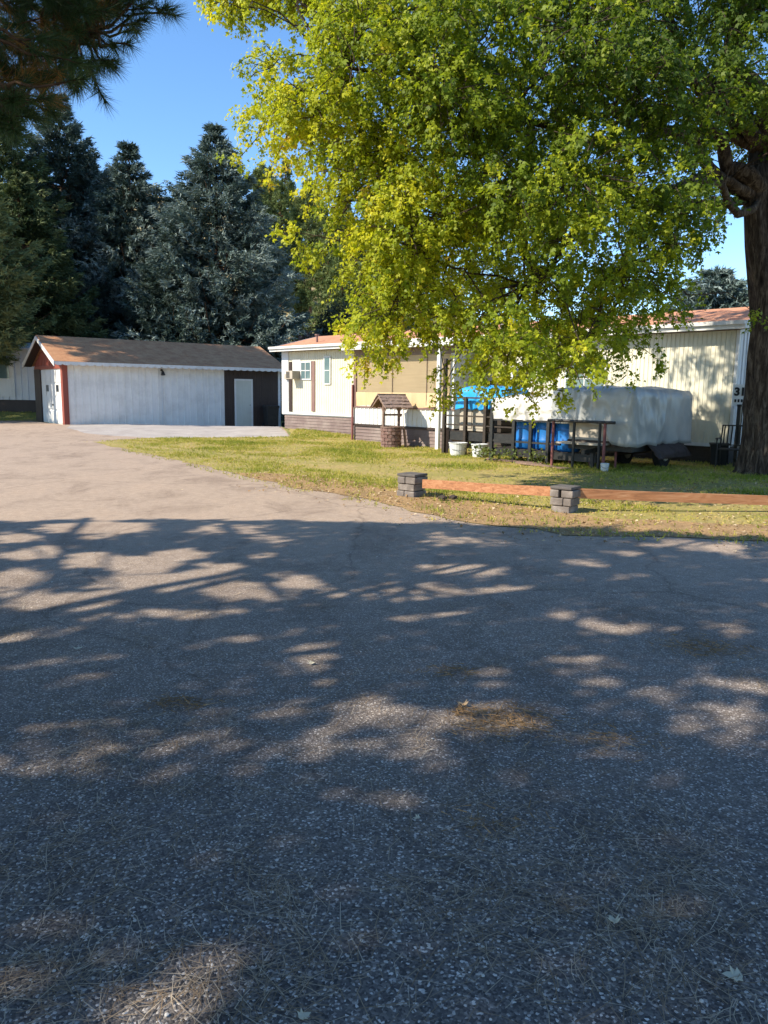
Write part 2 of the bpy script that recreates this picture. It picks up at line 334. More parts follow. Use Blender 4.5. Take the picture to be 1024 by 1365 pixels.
lawn_poly = [(9, 8.5), (60, 8.2), (60, 40), (14, 30), (8.4, 19.0), (-3.9, 31.3), (-3.45, 27.65), (-8.0, 26.15)] + edge[:-1]
sheet('lawn', lawn_poly, .004, M['lawn'], .6, .22)
verge = [(-3.1, 15.2)] + edge[4:] + [(60, 8.15), (60, 9.2), (9, 9.6), (4.5, 9.75), (2.9, 10.05), (1.9, 11.1), (.9, 12.5), (-.4, 13.8), (-1.6, 15.0)]
sheet('dirt_verge', verge, .008, M['verge'], .4, .2)

# hill behind
def hill_h(x, y):
    crest = 44 * ss(70, -70, x) + 8
    t = ss(62, 210, y); h = crest * t * (1 + .10 * noise.noise(Vector((x * .03, y * .03, 1)))) + 1.6 * noise.noise(Vector((x * .08, y * .08, 2))) * min(1, t * 4)
    return h - .6
hx = np.arange(-220, 221, 6.); hy = np.arange(58, 330, 6.)
me = bpy.data.meshes.new('hillside')
me.from_pydata([(x, y, hill_h(x, y)) for y in hy for x in hx], [], [(j * len(hx) + i, j * len(hx) + i + 1, (j + 1) * len(hx) + i + 1, (j + 1) * len(hx) + i) for j in range(len(hy) - 1) for i in range(len(hx) - 1)])
me.polygons.foreach_set('use_smooth', [True] * len(me.polygons))
tag(link('hillside', me, M['hill']), kind='structure')
# ------------------------------------------------------------------ shared builders
def rib_wall(mb, x0, x1, y, z0, z1, pitch=.2, d=.018, duty=.3, out=-1):
    """a vertical ribbed sheet along local x; z1 may be a function of x"""
    zf = z1 if callable(z1) else (lambda x: z1)
    xs = []; x = x0
    while x < x1 - 1e-4:
        xs += [(x, 0), (min(x + pitch * (1 - duty), x1), 0), (min(x + pitch * (1 - duty) + .012, x1), 1), (min(x + pitch - .012, x1), 1)]; x += pitch
    xs.append((x1, 0)); P = []
    for a in xs:
        if not P or a[0] > P[-1][0] + 1e-4: P.append(a)
    vs = []; fs = []
    for a, k in P: vs += [(a, y + out * d * k, z0), (a, y + out * d * k, zf(a))]
    for i in range(len(P) - 1): fs.append((2 * i, 2 * i + 2, 2 * i + 3, 2 * i + 1))
    mb.add(vs, fs); return mb
def slat_wall(mb, x0, x1, y, z0, z1, pitch=.15, d=.02, out=-1):
    """horizontal lapped boards along local x"""
    n = max(1, round((z1 - z0) / pitch)); h = (z1 - z0) / n
    for i in range(n):
        a = z0 + i * h; b = a + h
        mb.add([(x0, y + out * d, a), (x1, y + out * d, a), (x1, y, b), (x0, y, b), (x0, y, a), (x1, y, a)], [(0, 1, 2, 3), (4, 5, 1, 0)])
    return mb
def gable_roof(mb, x0, x1, y0, y1, z, rise, t=.07):
    ym = (y0 + y1) / 2
    mb.prism([(y0, z), (ym, z + rise), (y1, z), (y1, z + t), (ym, z + rise + t), (y0, z + t)], 'x', x0, x1)
    return mb
def scallop(x0, x1, y, z, drop, pitch, t=.025):
    mb = MB(); pts = [(x0, z)]; n = int((x1 - x0) / pitch); p = (x1 - x0) / n
    low = []
    for i in range(n):
        for k in range(7):
            a = PI * k / 6; low.append((x0 + p * i + p * (.5 - .5 * math.cos(a)), z - drop * .55 - drop * .45 * math.sin(a)))
    for i in range(len(low) - 1):
        (xa, za), (xb, zb) = low[i], low[i + 1]
        if xb - xa < 1e-5: continue
        mb.add([(xa, y, za), (xb, y, zb), (xb, y, z), (xa, y, z), (xa, y + t, za), (xb, y + t, zb), (xb, y + t, z), (xa, y + t, z)], [(0, 1, 2, 3), (7, 6, 5, 4), (0, 4, 5, 1), (3, 2, 6, 7)])
    return mb

# ------------------------------------------------------------------ garage
g = thing('garage', 'long white panelled garage with red gable end and rusty brown shingle roof', 'garage', (-13.3, 32.0, 0), R(36))
LG, WG, HG = 10.0, 5.2, 2.72
zg = -.15
s = rib_wall(MB(), .16, 7.12, 0, .02, HG, .295, .03, .16); s.box(.16, 7.12, .005, .12, .02, HG); s.build('side_wall', M['gwhite'], g)
b = MB()
for i in range(24):
    x = 7.12 + i * .12; b.box(x, x + .113, -.012, .11, zg, HG)
b.box(7.12, 10, .03, .12, zg, HG); b.build('brown_wall', M['brown'], g)
MB().box(9.93, 10.06, -.03, .1, zg, HG).build('corner_post', M['greywall'], g)
bw = MB().box(.1, 9.95, WG - .1, WG, zg, HG).prism([(.1, zg), (WG - .1, zg), (WG - .1, HG), (WG / 2, HG + 1.0), (.1, HG)], 'x', 9.85, 9.95); bw.build('rear_wall', M['brown'], g)
MB().box(4.12, 4.145, -.055, -.02, .02, HG - .3).build('conduit', M['greywall'], g)
# red gable end (local x = 0 plane, facing -x)
gw = MB()
gw.box(-.03, .1, .12, .36, 0, 2.5); 
gw.prism([(.12, 2.5), (WG, 2.5), (WG, HG), (WG / 2, HG + 1.0), (.12, HG)], 'x', 0, .1)
for i in range(17):
    y = .16 + i * .3
    top = HG + .98 * (1 - abs(y - WG / 2) / (WG / 2))
    gw.box(-.02, .0, y, y + .04, 2.62, max(2.7, top - .02))
gw.box(-.035, 0, .12, WG, 2.46, 2.6)
gw.build('gable_wall', M['red'], g)
MB().box(-.05, .1, 4.05, WG + .02, 0, 2.49).build('dark_pier', M['brown'], g)
cp = MB().box(-.05, .16, -.05, .12, 0.05, HG).build('red_corner_post', M['red'], g)
d = MB(); d.box(.02, .06, .36, 4.05, .12, 2.46)
for i in range(4):
    for j in range(4): d.box(-.005, .02, .44 + j * .9, .44 + j * .9 + .8, .18 + i * .575, .18 + i * .575 + .5)
gd = d.build('garage_door', M['white'], g, )
for y in (.85, 2.65): 
    MB().box(-.02, -.004, y, y + .42, 1.5, 1.78).build('pane', M['darkglass'], gd)
MB().box(-.04, -.005, 1.9, 2.0, .9, .96).build('handle', M['black'], gd)
r = gable_roof(MB(), -.42, 10.3, -.42, WG + .42, HG - .08, 1.18, .09); r.build('roof', M['shingle'], g)
for sg, y0 in ((1, -.46), (-1, WG + .46)):
    bg_ = MB(); ym = WG / 2
    bg_.prism([(y0, HG - .2), (ym, HG + 1.0), (ym, HG + 1.15), (y0, HG + .0)], 'x', -.46, -.425); bg_.build('barge_board', M['white'], g)
scallop(-.42, 10.3, -.455, HG + .0, .15, .31).build('scalloped_trim', M['white'], g)
MB().box(-.02, 10.3, -.40, -.02, HG - .115, HG - .085).build('soffit', M['greywall'], g)
gable_roof(MB(), -.41, -.06, -.40, WG + .40, HG - .105, 1.18, .02).build('overhang_lining', M['brown'], g)
dr = MB().box(7.70, 8.48, -.035, -.014, -.06, 2.12)
for a, b_ in ((.2, .9), (1.05, 1.95)): dr.box(7.8, 8.38, -.042, -.036, a, b_)
do = dr.build('door', M['doorgreen'], g)
fr = MB().box(7.62, 7.70, -.05, -.012, -.06, 2.2).box(8.48, 8.56, -.05, -.012, -.06, 2.2).box(7.62, 8.56, -.052, -.012, 2.12, 2.2).build('door_frame', M['white'], g)
MB().lathe([(.005, 0), (.03, .01), (.03, .05), (.01, .07)], (8.40, 0, 0), 10)
k = MB().tube([(8.4, -.04, .98), (8.4, -.09, .98)], [.02, .03], 8).build('knob', M['steel'], do)
la = MB().tube([(4.13, -.03, 2.5), (4.13, -.14, 2.5), (4.13, -.2, 2.42)], [.05, .03, .03], 8).tube([(4.13, -.2, 2.45), (4.13, -.23, 2.28)], [.05, .10], 12).build('wall_lamp', M['black'], g)
# bins at the garage corner
def bin_(name, label, lx, ly, w, d_, h, m, hm):
    p = Matrix.Rotation(R(36), 3, 'Z') @ Vector((lx, ly, 0)) + Vector((-13.3, 32, 0))
    t = thing(name, label, 'bin', (p.x, p.y, terr(p.x, p.y) + .006), R(30), 'black bins in the gap by the garage')
    bm_ = MB(); z0 = .08
    bm_.add([(-w * .42, -d_ * .42, z0), (w * .42, -d_ * .42, z0), (w * .42, d_ * .42, z0), (-w * .42, d_ * .42, z0), (-w / 2, -d_ / 2, h), (w / 2, -d_ / 2, h), (w / 2, d_ / 2, h), (-w / 2, d_ / 2, h)],
            [(3, 2, 1, 0), (4, 5, 6, 7), (0, 1, 5, 4), (1, 2, 6, 5), (2, 3, 7, 6), (3, 0, 4, 7)])
    bm_.box(-w / 2 - .02, w / 2 + .02, -d_ / 2 - .02, d_ / 2 + .02, h - .05, h - .001); bm_.build('body', m, t, .01)
    MB().prism([(-w / 2 - .03, h), (w / 2 + .03, h), (w / 2, h + .07), (-w / 2, h + .07)], 'y', -d_ / 2 - .03, d_ / 2 + .05).build('lid', hm, t, .01)
    for sx in (-1, 1): MB().tube([(sx * w * .45, d_ * .42, .1), (sx * w * .45 + sx * .06, d_ * .42, .1)], .1, 14).build('wheel', M['rubber'], t)
bin_('trash_bin', 'black wheeled bin standing against the brown boards beside the pale door', 9.25, -.55, .6, .6, .95, M['black'], M['black'])
bin_('trash_bin', 'black wheeled bin tucked between garage corner and mobile home', 10.15, -.9, .62, .65, 1.02, M['black'], M['black'])
bin_('trash_bin', 'low dark bin nearest the mobile home skirting', 10.75, -1.55, .5, .5, .6, M['darkwood'], M['black'])

# ------------------------------------------------------------------ mobile home
HA = Vector((-3.94, 31.44, 0)); HR = R(-45.9)
h = thing('mobile_home', 'long cream mobile home with ribbed siding, red shingle roof and brown slat skirting', 'mobile home', HA, HR)
def HW(x, y, z=0):
    v = Matrix.Rotation(HR, 3, 'Z') @ Vector((x, y, z)); return v + HA
EZ = 3.22                                            # top of wall
D_ = 4.3; X0, X1 = -.38, 17.75
wz = lambda x: .80 if x < 6 else .52
wl = rib_wall(MB(), -.30, 5.1, 0, .82, EZ, .135, .014, .3); wl.box(-.3, 5.1, .006, .1, .82, EZ)
wl.build('front_wall', M['cream'], h)
wl = rib_wall(MB(), 9.75, X1, 0, .50, EZ, .115, .014, .3); wl.box(9.75, X1 - .02, .006, .1, .5, EZ); wl.build('front_wall', M['cream'], h)
MB().box(-.42, .02, -.03, .05, .80, EZ).build('corner_trim', M['greywall'], h)
MB().box(X1 - .04, X1 + .03, -.03, .06, .48, EZ).build('corner_trim', M['white'], h)
MB().box(-.4, 5.1, -.045, .0, .74, .815).box(-.4, 5.1, .0, .09, .7, .815).build('base_trim', M['white'], h)
MB().box(9.75, X1, -.045, -.003, .42, .50).build('base_trim', M['white'], h)
# end walls and rear
e = MB(); 
for i in range(21): e.box(X1 - .005, X1 + .022, .1 + i * .2, .1 + i * .2 + .05, .5, EZ)
e.prism([(.06, .45), (D_, .45), (D_, EZ), (D_ / 2, EZ + .62), (.06, EZ)], 'x', X1 - .1, X1 - .004); e.build('end_wall', M['greywall'], h)
MB().prism([(.06, .7), (D_, .7), (D_, EZ), (D_ / 2, EZ + .62), (.06, EZ)], 'x', -.38, -.3).build('end_wall', M['greywall'], h)
MB().box(-.3, X1 - .1, D_ - .1, D_, .4, EZ).build('rear_wall', M['greywall'], h)
MB().box(-.3, X1 - .1, .12, D_ - .1, .42, .5).build('floor_deck', M['darkwood'], h)
# skirting
sk = slat_wall(MB(), -.30, 5.2, .03, -.2, .72, .115, .022); sk.box(-.3, 5.2, .05, .1, -.2, .72); sk.build('skirting', M['skirt'], h)
sk = slat_wall(MB(), 9.75, X1 - .1, .03, -.15, .42, .115, .022); sk.box(9.75, X1 - .1, .05, .1, -.15, .42); sk.build('skirting', M['darkwood'], h)
MB().box(X1 - .12, X1 - .06, .1, D_, -.15, .45).build('skirting', M['darkwood'], h)
# roof
MBR = gable_roof(MB(), X0 - .32, X1 + .25, -.36, D_ + .36, EZ + .10, .62, .05); MBR.build('roof', M['shingle_house'], h)
fa = MB().box(X0 - .36, X1 + .28, -.40, -.365, EZ + .0, EZ + .17); fa.box(X0 - .36, X1 + .28, D_ + .365, D_ + .4, EZ, EZ + .17)
for x in (X0 - .36, X1 + .255):
    fa.prism([(-.364, EZ + .0), (D_ / 2, EZ + .6), (D_ + .364, EZ + .0), (D_ + .364, EZ + .17), (D_ / 2, EZ + .78), (-.364, EZ + .17)], 'x', x, x + .03)
fa.build('fascia', M['white'], h)
MB().box(X0 - .33, X1 + .24, -.36, -.004, EZ + .01, EZ + .03).build('soffit', M['soffit'], h)
gt = MB().box(X0 - .36, X1 + .28, -.47, -.403, EZ + .10, EZ + .19); gt.build('gutter', M['white'], h)
MB().tube([(1.2, .5, EZ + .25), (1.2, .5, EZ + .62)], .05, 10).tube([(1.2, .5, EZ + .62), (1.2, .5, EZ + .67)], .09, 10).build('vent_pipe', M['shutter'], h)
for x in (8.6, 9.9): MB().lathe([(.11, 0), (.11, .28), (.2, .30), (.19, .38), (.05, .43)], (x, 1.1, EZ + .4), 14).build('roof_vent', M['tub'], h)
# shutters / boards / window / AC
def hw_window(x0, x1, z0, z1, name='window', mull=1):
    f = MB().box(x0, x1, -.05, -.022, z0, z1).build(name, M['white'], h)
    MB().box(x0 + .05, x1 - .05, -.056, -.0505, z0 + .05, z1 - .05).build('pane', M['glass'], f)
    mm = MB()
    for i in range(mull): xx = x0 + (x1 - x0) * (i + 1) / (mull + 1); mm.box(xx - .015, xx + .015, -.066, -.057, z0 + .05, z1 - .05)
    mm.box(x0 + .05, x1 - .05, -.0675, -.057, (z0 + z1) / 2 - .015, (z0 + z1) / 2 + .015)
    mm.build('glazing_bar', M['white'], f); return f
hw_window(.84, 1.50, 2.1, 2.82)
hw_window(2.28, 2.68, 1.92, 2.98, mull=0)
MB().box(.08, .26, -.04, -.021, .84, 2.82).build('shutter', M['brown'], h)
MB().box(1.52, 1.72, -.04, -.021, .88, 2.82).build('shutter', M['shutter'], h)
MB().box(.30, .82, -.03, -.0215, 2.16, 2.9).build('white_panel', M['white'], h)
ac = MB().box(.36, .80, -.42, -.03, 2.13, 2.45).build('air_conditioner', M['beige'], h, .01)
gr = MB()
for i in range(7): gr.box(.40, .62, -.43, -.421, 2.17 + i * .036, 2.19 + i * .036)
gr.build('grille', M['black'], ac)
MB().box(-.12, .04, -.14, -.03, 2.12, 2.34).build('meter_box', M['beige'], h, .008)
# bumped-out porch with blinds
PY = -1.0; P0, P1 = 5.1, 9.75
pw = rib_wall(MB(), P0, P1, PY, .56, 1.12, .205, .02, .35); pw.box(P0, P1, PY + .006, PY + .08, .56, 1.12)
pw.box(P0, P0 + .06, PY + .08, 0, .56, 1.12); pw.box(P1 - .06, P1, PY + .08, 0, .56, 3.0)
po = pw.build('porch_wall', M['white'], h)
MB().box(P0 - .03, P1 + .03, PY - .04, PY + .0, 1.12, 1.17).build('ledge', M['shutter'], po)
MB().box(P0, P1, PY - .035, PY + .06, .49, .555).build('porch_beam', M['brown'], h)
sk = slat_wall(MB(), P0, P1 - .1, PY + .03, -.3, .485, .115, .022); sk.box(P0, P1 - .1, PY + .05, PY + .09, -.3, .485); sk.box(P1 - .16, P1 - .1, PY + .09, 0, -.3, .48); sk.build('porch_skirting', M['skirt'], h)
bl = MB(); n = 26
for i in range(n):
    z0 = 1.62 + (2.84 - 1.62) * i / n; z1 = 1.62 + (2.84 - 1.62) * (i + 1) / n
    bl.add([(P0 + .14, PY + .028, z0), (P1 - .18, PY + .028, z0), (P1 - .18, PY + .002, z1), (P0 + .14, PY + .002, z1)], [(0, 1, 2, 3)])
bo = bl.build('blind', M['blind'], h)
for x in (7.0, 8.55): MB().box(x, x + .018, PY - .012, PY + .0, 1.25, 2.84).build('pull_cord', M['cable'], bo)
cv = MB(); nx = 90
vs = []; fs = []
for i in range(nx + 1):
    x = P0 + .13 + (P1 - P0 - .30) * i / nx
    for j in range(7):
        z = 1.19 + .46 * j / 6; a = .018 * math.sin(x * 9 + math.sin(x * 3) * 2) * (1 - j / 7) + .02 * noise.noise(Vector((x * 2.2, z * 3, 0)))
        vs.append((x, PY - .015 + a, z - .02 * math.sin(x * 4) * (j == 0)))
for i in range(nx):
    for j in range(6): fs.append((i * 7 + j, (i + 1) * 7 + j, (i + 1) * 7 + j + 1, i * 7 + j + 1))
cv.add(vs, fs).build('canvas_panel', M['canvas'], h, smooth=True)
MB().box(P0, P1, PY - .02, PY + .07, 2.84, 3.10).build('shaded_header', M['soffit'], h)  # brown strip paints the shaded band below the eave
for x in (P0, P1 - .16): MB().box(x, x + .13, PY - .03, PY + .09, 1.17, 2.86).build('porch_post', M['white'] if x > 6 else M['shutter'], h)
MB().box(P0 - .02, P0 + .04, PY - .10, PY - .045, -.3, 1.9).build('downpipe', M['maroon'], h)
MB().bar((P0 - .75, -.12, .72), (P0 - .02, PY + .1, 1.14), .07, .09).build('brace', M['shutter'], h)
aw = MB().prism([(-.32, EZ + .06), (-1.42, EZ - .10), (-1.42, EZ - .05), (-.32, EZ + .11)], 'x', P0 - .15, P1 + .25)
aw.box(P0 - .15, P1 + .25, -1.46, -1.425, EZ - .16, EZ - .02); aw.build('awning_roof', M['white'], h)
MB().tube([(P0 - .3, -.05, 3.0), (P0 - .34, -.14, 2.4), (P0 - .30, -.2, 1.7), (P0 - .12, -.3, 1.1)], .012, 5).build('cable', M['cable'], h)
pp = HW(9.45, -1.55)
MB().box(9.38, 9.50, -1.45, -1.35, -.2, EZ - .16).build('awning_post', M['white'], h)
# recessed entry
MB().box(9.78, 10.98, -.03, -.0215, 2.05, EZ).build('entry_panel', M['ochre'], h); MB().box(9.78, 10.98, -.03, -.0215, .55, 2.045).build('entry_panel', M['brown'], h)  # lower dark sheet paints the shade of the gap beside the porch
ed = MB().box(11.0, 11.9, -.045, -.022, .55, 2.6).build('entry_door', M['white'], h)
MB().box(11.2, 11.7, -.05, -.0455, 1.5, 2.4).build('pane', M['darkglass'], ed)
hw_window(13.0, 14.3, 1.5, 2.7)

# ------------------------------------------------------------------ house number sign
t = thing('house_number_sign', 'white sign with black numerals 31 on a dark post left of the maple trunk', 'sign', (8.10, 18.1, 1.43), R(-12))
MB().box(0, .38, -.02, .0, 0, .50).build('board', M['signwhite'], t); MB().box(.15, .22, .002, .06, -1.5, .48).build('post', M['black'], t)
fc = bpy.data.curves.new('numeral', 'FONT'); fc.body = '31'; fc.size = .25; fc.extrude = .004; fc.offset = .012
tmp = bpy.data.objects.new('tmp', fc); COL.objects.link(tmp); bpy.context.view_layer.update(); me = bpy.data.meshes.new_from_object(tmp); bpy.data.objects.remove(tmp)
fo = link('numeral', me, None, t); me.materials.clear(); me.materials.append(M['signblack']); fo.location = (.03, -.026, .25); fo.rotation_euler = (PI / 2, 0, 0)
ln = MB()
for i in range(5): ln.box(.05 + i * .07, .09 + i * .07, -.026, -.0205, .09, .16)
ln.build('small_lettering', M['signblack'], t)

# ------------------------------------------------------------------ decks, railings
t = thing('porch_deck', 'dark wooden entry deck with railing beside the tan porch', 'deck', HA, HR)
bd = MB()
for i in range(17): bd.box(10.72, 13.5, -2.45 + i * .143, -2.45 + i * .143 + .133, .54, .58)
bd.build('deck_boards', M['darkwood'], t)
MB().box(10.7, 13.5, -2.5, -2.455, .34, .575).box(10.7, 10.74, -2.45, -.05, .34, .54).build('rim_joist', M['black'], t)
for x, z in ((10.72, 2.6), (11.5, 1.55), (12.2, 1.55), (13.4, 1.55)): MB().box(x - .045, x + .045, -2.6, -2.51, -.15, z).build('post', M['darkwood'], t)
for z, q in ((1.5, .045), (1.0, .04), (.75, .035)): MB().box(10.75, 13.45, -2.575, -2.52, z, z + q).build('rail', M['darkwood'], t)
t = thing('side_deck', 'low black railed deck carrying the blue drums', 'deck', HA, HR)
b = MB()
for i in range(18): b.box(13.3, 16.2, -3.5 + i * .13, -3.5 + i * .13 + .12, .25, .30)
b.build('deck_boards', M['darkwood'], t)
MB().box(13.25, 16.2, -3.56, -3.505, .12, .29).build('rim_joist', M['black'], t)
for x in (13.27, 13.95, 14.45, 14.95): MB().box(x - .04, x + .04, -3.66, -3.58, -.1, 1.0 if x > 13.3 else 1.3).build('post', M['black'], t)
for z in (.98, .46): MB().box(13.25, 15.3, -3.64, -3.60, z, z + .045).build('rail', M['black'], t)

t = thing('metal_frame_rack', 'open dark tube frame with a pale shelf in front of the silver tarp', 'rack', HA, HR)
for x, m_ in ((15.3, 'maroon'), (15.85, 'black'), (16.5, 'black'), (16.62, 'maroon')): MB().tube([(x, -3.95, 0), (x, -3.95, 1.03)], .033, 10).build('leg', M[m_], t)
for x in (15.35, 15.9, 16.55): MB().tube([(x, -3.3, 0), (x, -3.3, 1.0)], .028, 10).build('leg', M['maroon'], t)
MB().tube([(15.15, -3.95, 1.05), (16.85, -3.95, 1.05)], .035, 10).tube([(15.3, -3.3, 1.03), (16.6, -3.3, 1.03)], .03, 8).tube([(15.3, -3.95, 1.04), (15.3, -3.3, 1.02)], .025, 8).build('top_tube', M['black'], t)
MB().box(15.32, 16.5, -3.9, -3.45, .53, .57).build('shelf', M['beige'], t)

# ------------------------------------------------------------------ tarps
def tarp(name, label, x0, x1, y0, y1, ztop, zb, m, crown=.12, fold=.05, nf=17, seed=0, sag=.0, thick=.012):
    """a sheet thrown over a box footprint in house coordinates; zb(x,y) = height of the hem"""
    ax, ay = (x1 - x0) / 2, (y1 - y0) / 2; cx, cy = (x0 + x1) / 2, (y0 + y1) / 2; n = 320; vs = []; fs = []
    def peri(a, ex=34):
        c_, s_ = math.cos(a), math.sin(a)
        r = (abs(c_ / ax) ** ex + abs(s_ / ay) ** ex) ** (-1 / ex); return r * c_, r * s_
    prof = []
    for k in range(9): prof.append(('t', (k + .02) / 8.4))
    for k in range(1, 15): prof.append(('s', k / 14))
    for kind, q in prof:
        for i in range(n):
            a = 2 * PI * i / n; px, py = peri(a)
            if kind == 't':
                x, y = px * q, py * q; e = max(abs(x / ax), abs(y / ay))
                z = ztop + crown * (1 - e ** 2) - .03 * ss(.93, 1, e) + .012 * (1 - abs(noise.noise(Vector((x * 2.3 - y, y * 1.3 + x, seed)))) * 5) * (e < .97) + .045 * noise.noise(Vector((x * 1.7 + seed, y * 1.7, 5))) - sag * abs(noise.noise(Vector((x * 1.1, y * 1.1, seed))))
            else:
                nx_, ny_ = px / math.hypot(px, py), py / math.hypot(px, py)
                hem = zb(cx + px, cy + py) + .025 * math.sin(a * 11 + seed) + .03 * noise.noise(Vector((px * 3, py * 3, seed)))
                f = math.sin(a * nf + seed + 1.6 * math.sin(a * 5 + seed)) * .6 + .9 * noise.noise(Vector((px * 2.6, py * 2.6, q * 1.3 + seed)))
                dg = noise.noise(Vector(((px - py) * 1.6 + q * 1.5, q * 2.2, seed + 4)))
                rg = 1 - abs(noise.noise(Vector(((px + py) * 1.9 - q * 1.1, q * 1.7 + (px - py) * .9, seed + 2)))) * 4
                o = fold * (q ** .6) * (f + .8 * dg) + fold * .9 * max(0, rg) ** 2 * math.sin(PI * min(1, q + .12)) + .03 * q + fold * 1.5 * max(0, 1 - 7 * abs(noise.noise(Vector((px * 1.9, py * 1.9, seed + q * .5))))) * (.25 + q * .75)
                x, y = px + nx_ * o, py + ny_ * o
                z0 = ztop - .03 + .045 * noise.noise(Vector((px * 1.7 + seed, py * 1.7, 5)))
                z = z0 + (hem - z0) * q
            vs.append((cx + x, cy + y, z))
    k = len(prof)
    for i in range(k - 1):
        for j in range(n): fs.append((i * n + j, i * n + (j + 1) % n, (i + 1) * n + (j + 1) % n, (i + 1) * n + j))
    fs.append(tuple(range(n - 1, -1, -1)))
    vs = [HW(*p) for p in vs]
    c = HW(cx, cy, 0); vs = [p - c for p in vs]
    o = MB().add(vs, fs).build(name, m, smooth=True); o.location = c
    md = o.modifiers.new('thickness', 'SOLIDIFY'); md.thickness = thick; md.offset = 0
    return tag(o, label, 'tarp')
def zgrey(x, y):
    if y > -2.6 and x < 16.9: return 1.0
    return .54 + .46 * ss(16.62, 16.35, x)
tarp('tarp', 'big silver grey tarp thrown over a boxy trailer load beside the maple', 15.0, 17.1, -3.62, -.75, 1.79, zgrey, M['greytarp'], .05, .035, 15, 2)
tarp('tarp', 'white sunlit tarp draped over the blue drums and rail', 13.15, 15.05, -3.58, -1.5, 1.5, lambda x, y: .99, M['whitetarp'], .16, .06, 19, 5)
tarp('tarp', 'bright blue tarp covering a beige cabinet on the entry deck', 11.0, 12.75, -2.35, -1.35, 1.74, lambda x, y: 1.20 + .10 * ss(11.6, 12.6, x), M['bluetarp'], .12, .04, 13, 9)
t = thing('storage_cabinet', 'beige metal cabinet on the entry deck under the blue tarp', 'cabinet', HA, HR)
cb = MB().box(11.05, 12.0, -2.28, -1.45, .60, 1.66).build('body', M['beige'], t, .012)
MB().box(11.12, 11.5, -2.30, -2.285, .68, 1.6).build('door', M['beige'], t)
MB().box(11.55, 11.93, -2.30, -2.285, .68, 1.6).build('door', M['beige'], t)
t = thing('wooden_crate_stack', 'dark slatted box holding up the right end of the blue tarp', 'crate', HA, HR)
c = MB()
for i in range(6): c.box(12.1, 12.5, -2.25, -1.5, .60 + i * .19, .60 + i * .19 + .16)
c.box(12.14, 12.46, -2.2, -1.55, .6, 1.7); c.build('slatted_body', M['darkwood'], t)
for i, (x, lab) in enumerate(((14.02, 'blue plastic drum at the left end under the white tarp'), (14.62, 'blue plastic drum in the middle of the row under the white tarp'), (15.2, 'blue plastic drum nearest the metal rack, at the right end of its row'))):
    p = HW(x, -3.15, .30); t = thing('plastic_drum', lab, 'drum', p, 0, 'blue drums under the white tarp')
    MB().lathe([(.25, 0), (.285, .03), (.29, .2), (.30, .22), (.30, .25), (.29, .27), (.29, .5), (.30, .52), (.30, .55), (.29, .57), (.285, .8), (.25, .86)], n=28).build('body', M['bluebarrel'], t, smooth=True)
    MB().lathe([(.26, .86), (.27, .87), (.27, .90), (.2, .905)], n=28).build('lid', M['bluebarrel'], t)
# things under the silver tarp: trailer
t = thing('utility_trailer', 'dark utility trailer under the silver tarp with its wheel showing below the hem', 'trailer', HA, HR)
MB().box(15.4, 17.0, -3.5, -.85, .50, .62).build('bed', M['darkwood'], t)
MB().box(15.42, 16.98, -3.48, -.87, .621, 1.66).build('load', M['beige'], t)
MB().box(15.4, 17.02, -3.45, -3.37, .40, .495).box(15.4, 17.02, -1.0, -.92, .40, .495).box(16.92, 17.0, -3.36, -1.01, .40, .495).build('frame', M['black'], t)
for x in (16.05, 17.0):
    wv = MB().tube([(x - .09, -2.0, .3), (x + .09, -2.0, .3)], .31, 24).build('wheel', M['rubber'], t, .02)
    MB().tube([(x + .08, -2.0, .3), (x + .11, -2.0, .3)], [.17, .15], 16).build('rim', M['steel'], wv)
MB().bar((16.2, -3.4, .42), (16.2, -4.1, .38), .08).build('tongue', M['black'], t)
MB().box(16.17, 16.25, -3.75, -3.68, .0, .42).build('jack_stand', M['black'], t)
o = MB()
vs = []; fs = []
for i in range(13):
    for j in range(9):
        u, v_ = i / 12, .35 + .65 * j / 8; x = 17.05 + .12 * math.sin(v_ * 3) + .10 * noise.noise(Vector((u * 4, v_ * 4, 0))); vs.append(HW(x + .25 * (1 - v_), -2.9 + u * 1.7, .06 + .50 * v_))
for i in range(12):
    for j in range(8): fs.append((i * 9 + j, (i + 1) * 9 + j, (i + 1) * 9 + j + 1, i * 9 + j + 1))
o.add(vs, fs); oo = o.build('cloth', M['darktarp'], smooth=True); oo.modifiers.new('thickness', 'SOLIDIFY').thickness = .02
tag(oo, 'dark brown cloth hanging crumpled below the silver tarp', 'cloth')
# tubs, jug, clutter
def tub(p, lab, r, hh, m, nm='bucket', cat='bucket', grp=None):
    t = thing(nm, lab, cat, p, 0, grp)
    MB().lathe([(r * .8, 0), (r * .82, .01), (r, hh), (r * 1.06, hh), (r * 1.06, hh + .02), (r * .95, hh + .02), (r * .9, hh - .04), (r * .76, .05)], n=20).build('body', m, t, smooth=False)
    MB().tube([(-r, 0, hh * .8), (-r * .7, -r * .75, hh * .55), (0, -r * 1.02, hh * .45), (r * .7, -r * .75, hh * .55), (r, 0, hh * .8)], .007, 6).build('handle', M['steel'], t)
def gp(x, y, dz=.01): return (x, y, terr(x, y) + dz)
p = HW(11.55, -2.9); tub(gp(p.x, p.y), 'large white plastic tub below the entry deck, left one of two', .25, .34, M['tub'], 'plastic_tub', 'tub', 'white tubs below the deck')
p = HW(12.35, -2.95); tub(gp(p.x, p.y), 'white plastic tub with a torn rim below the entry deck, right one of two', .22, .33, M['tub'], 'plastic_tub', 'tub', 'white tubs below the deck')
p = HW(16.75, -4.1); tub(gp(p.x, p.y), 'small white bucket on the grass under the silver tarp', .09, .15, M['tub'])
p = HW(17.1, -3.9); 0 and tub(gp(p.x, p.y), 'small grey bucket right of the white one by the trailer', .10, .17, M['beige'])
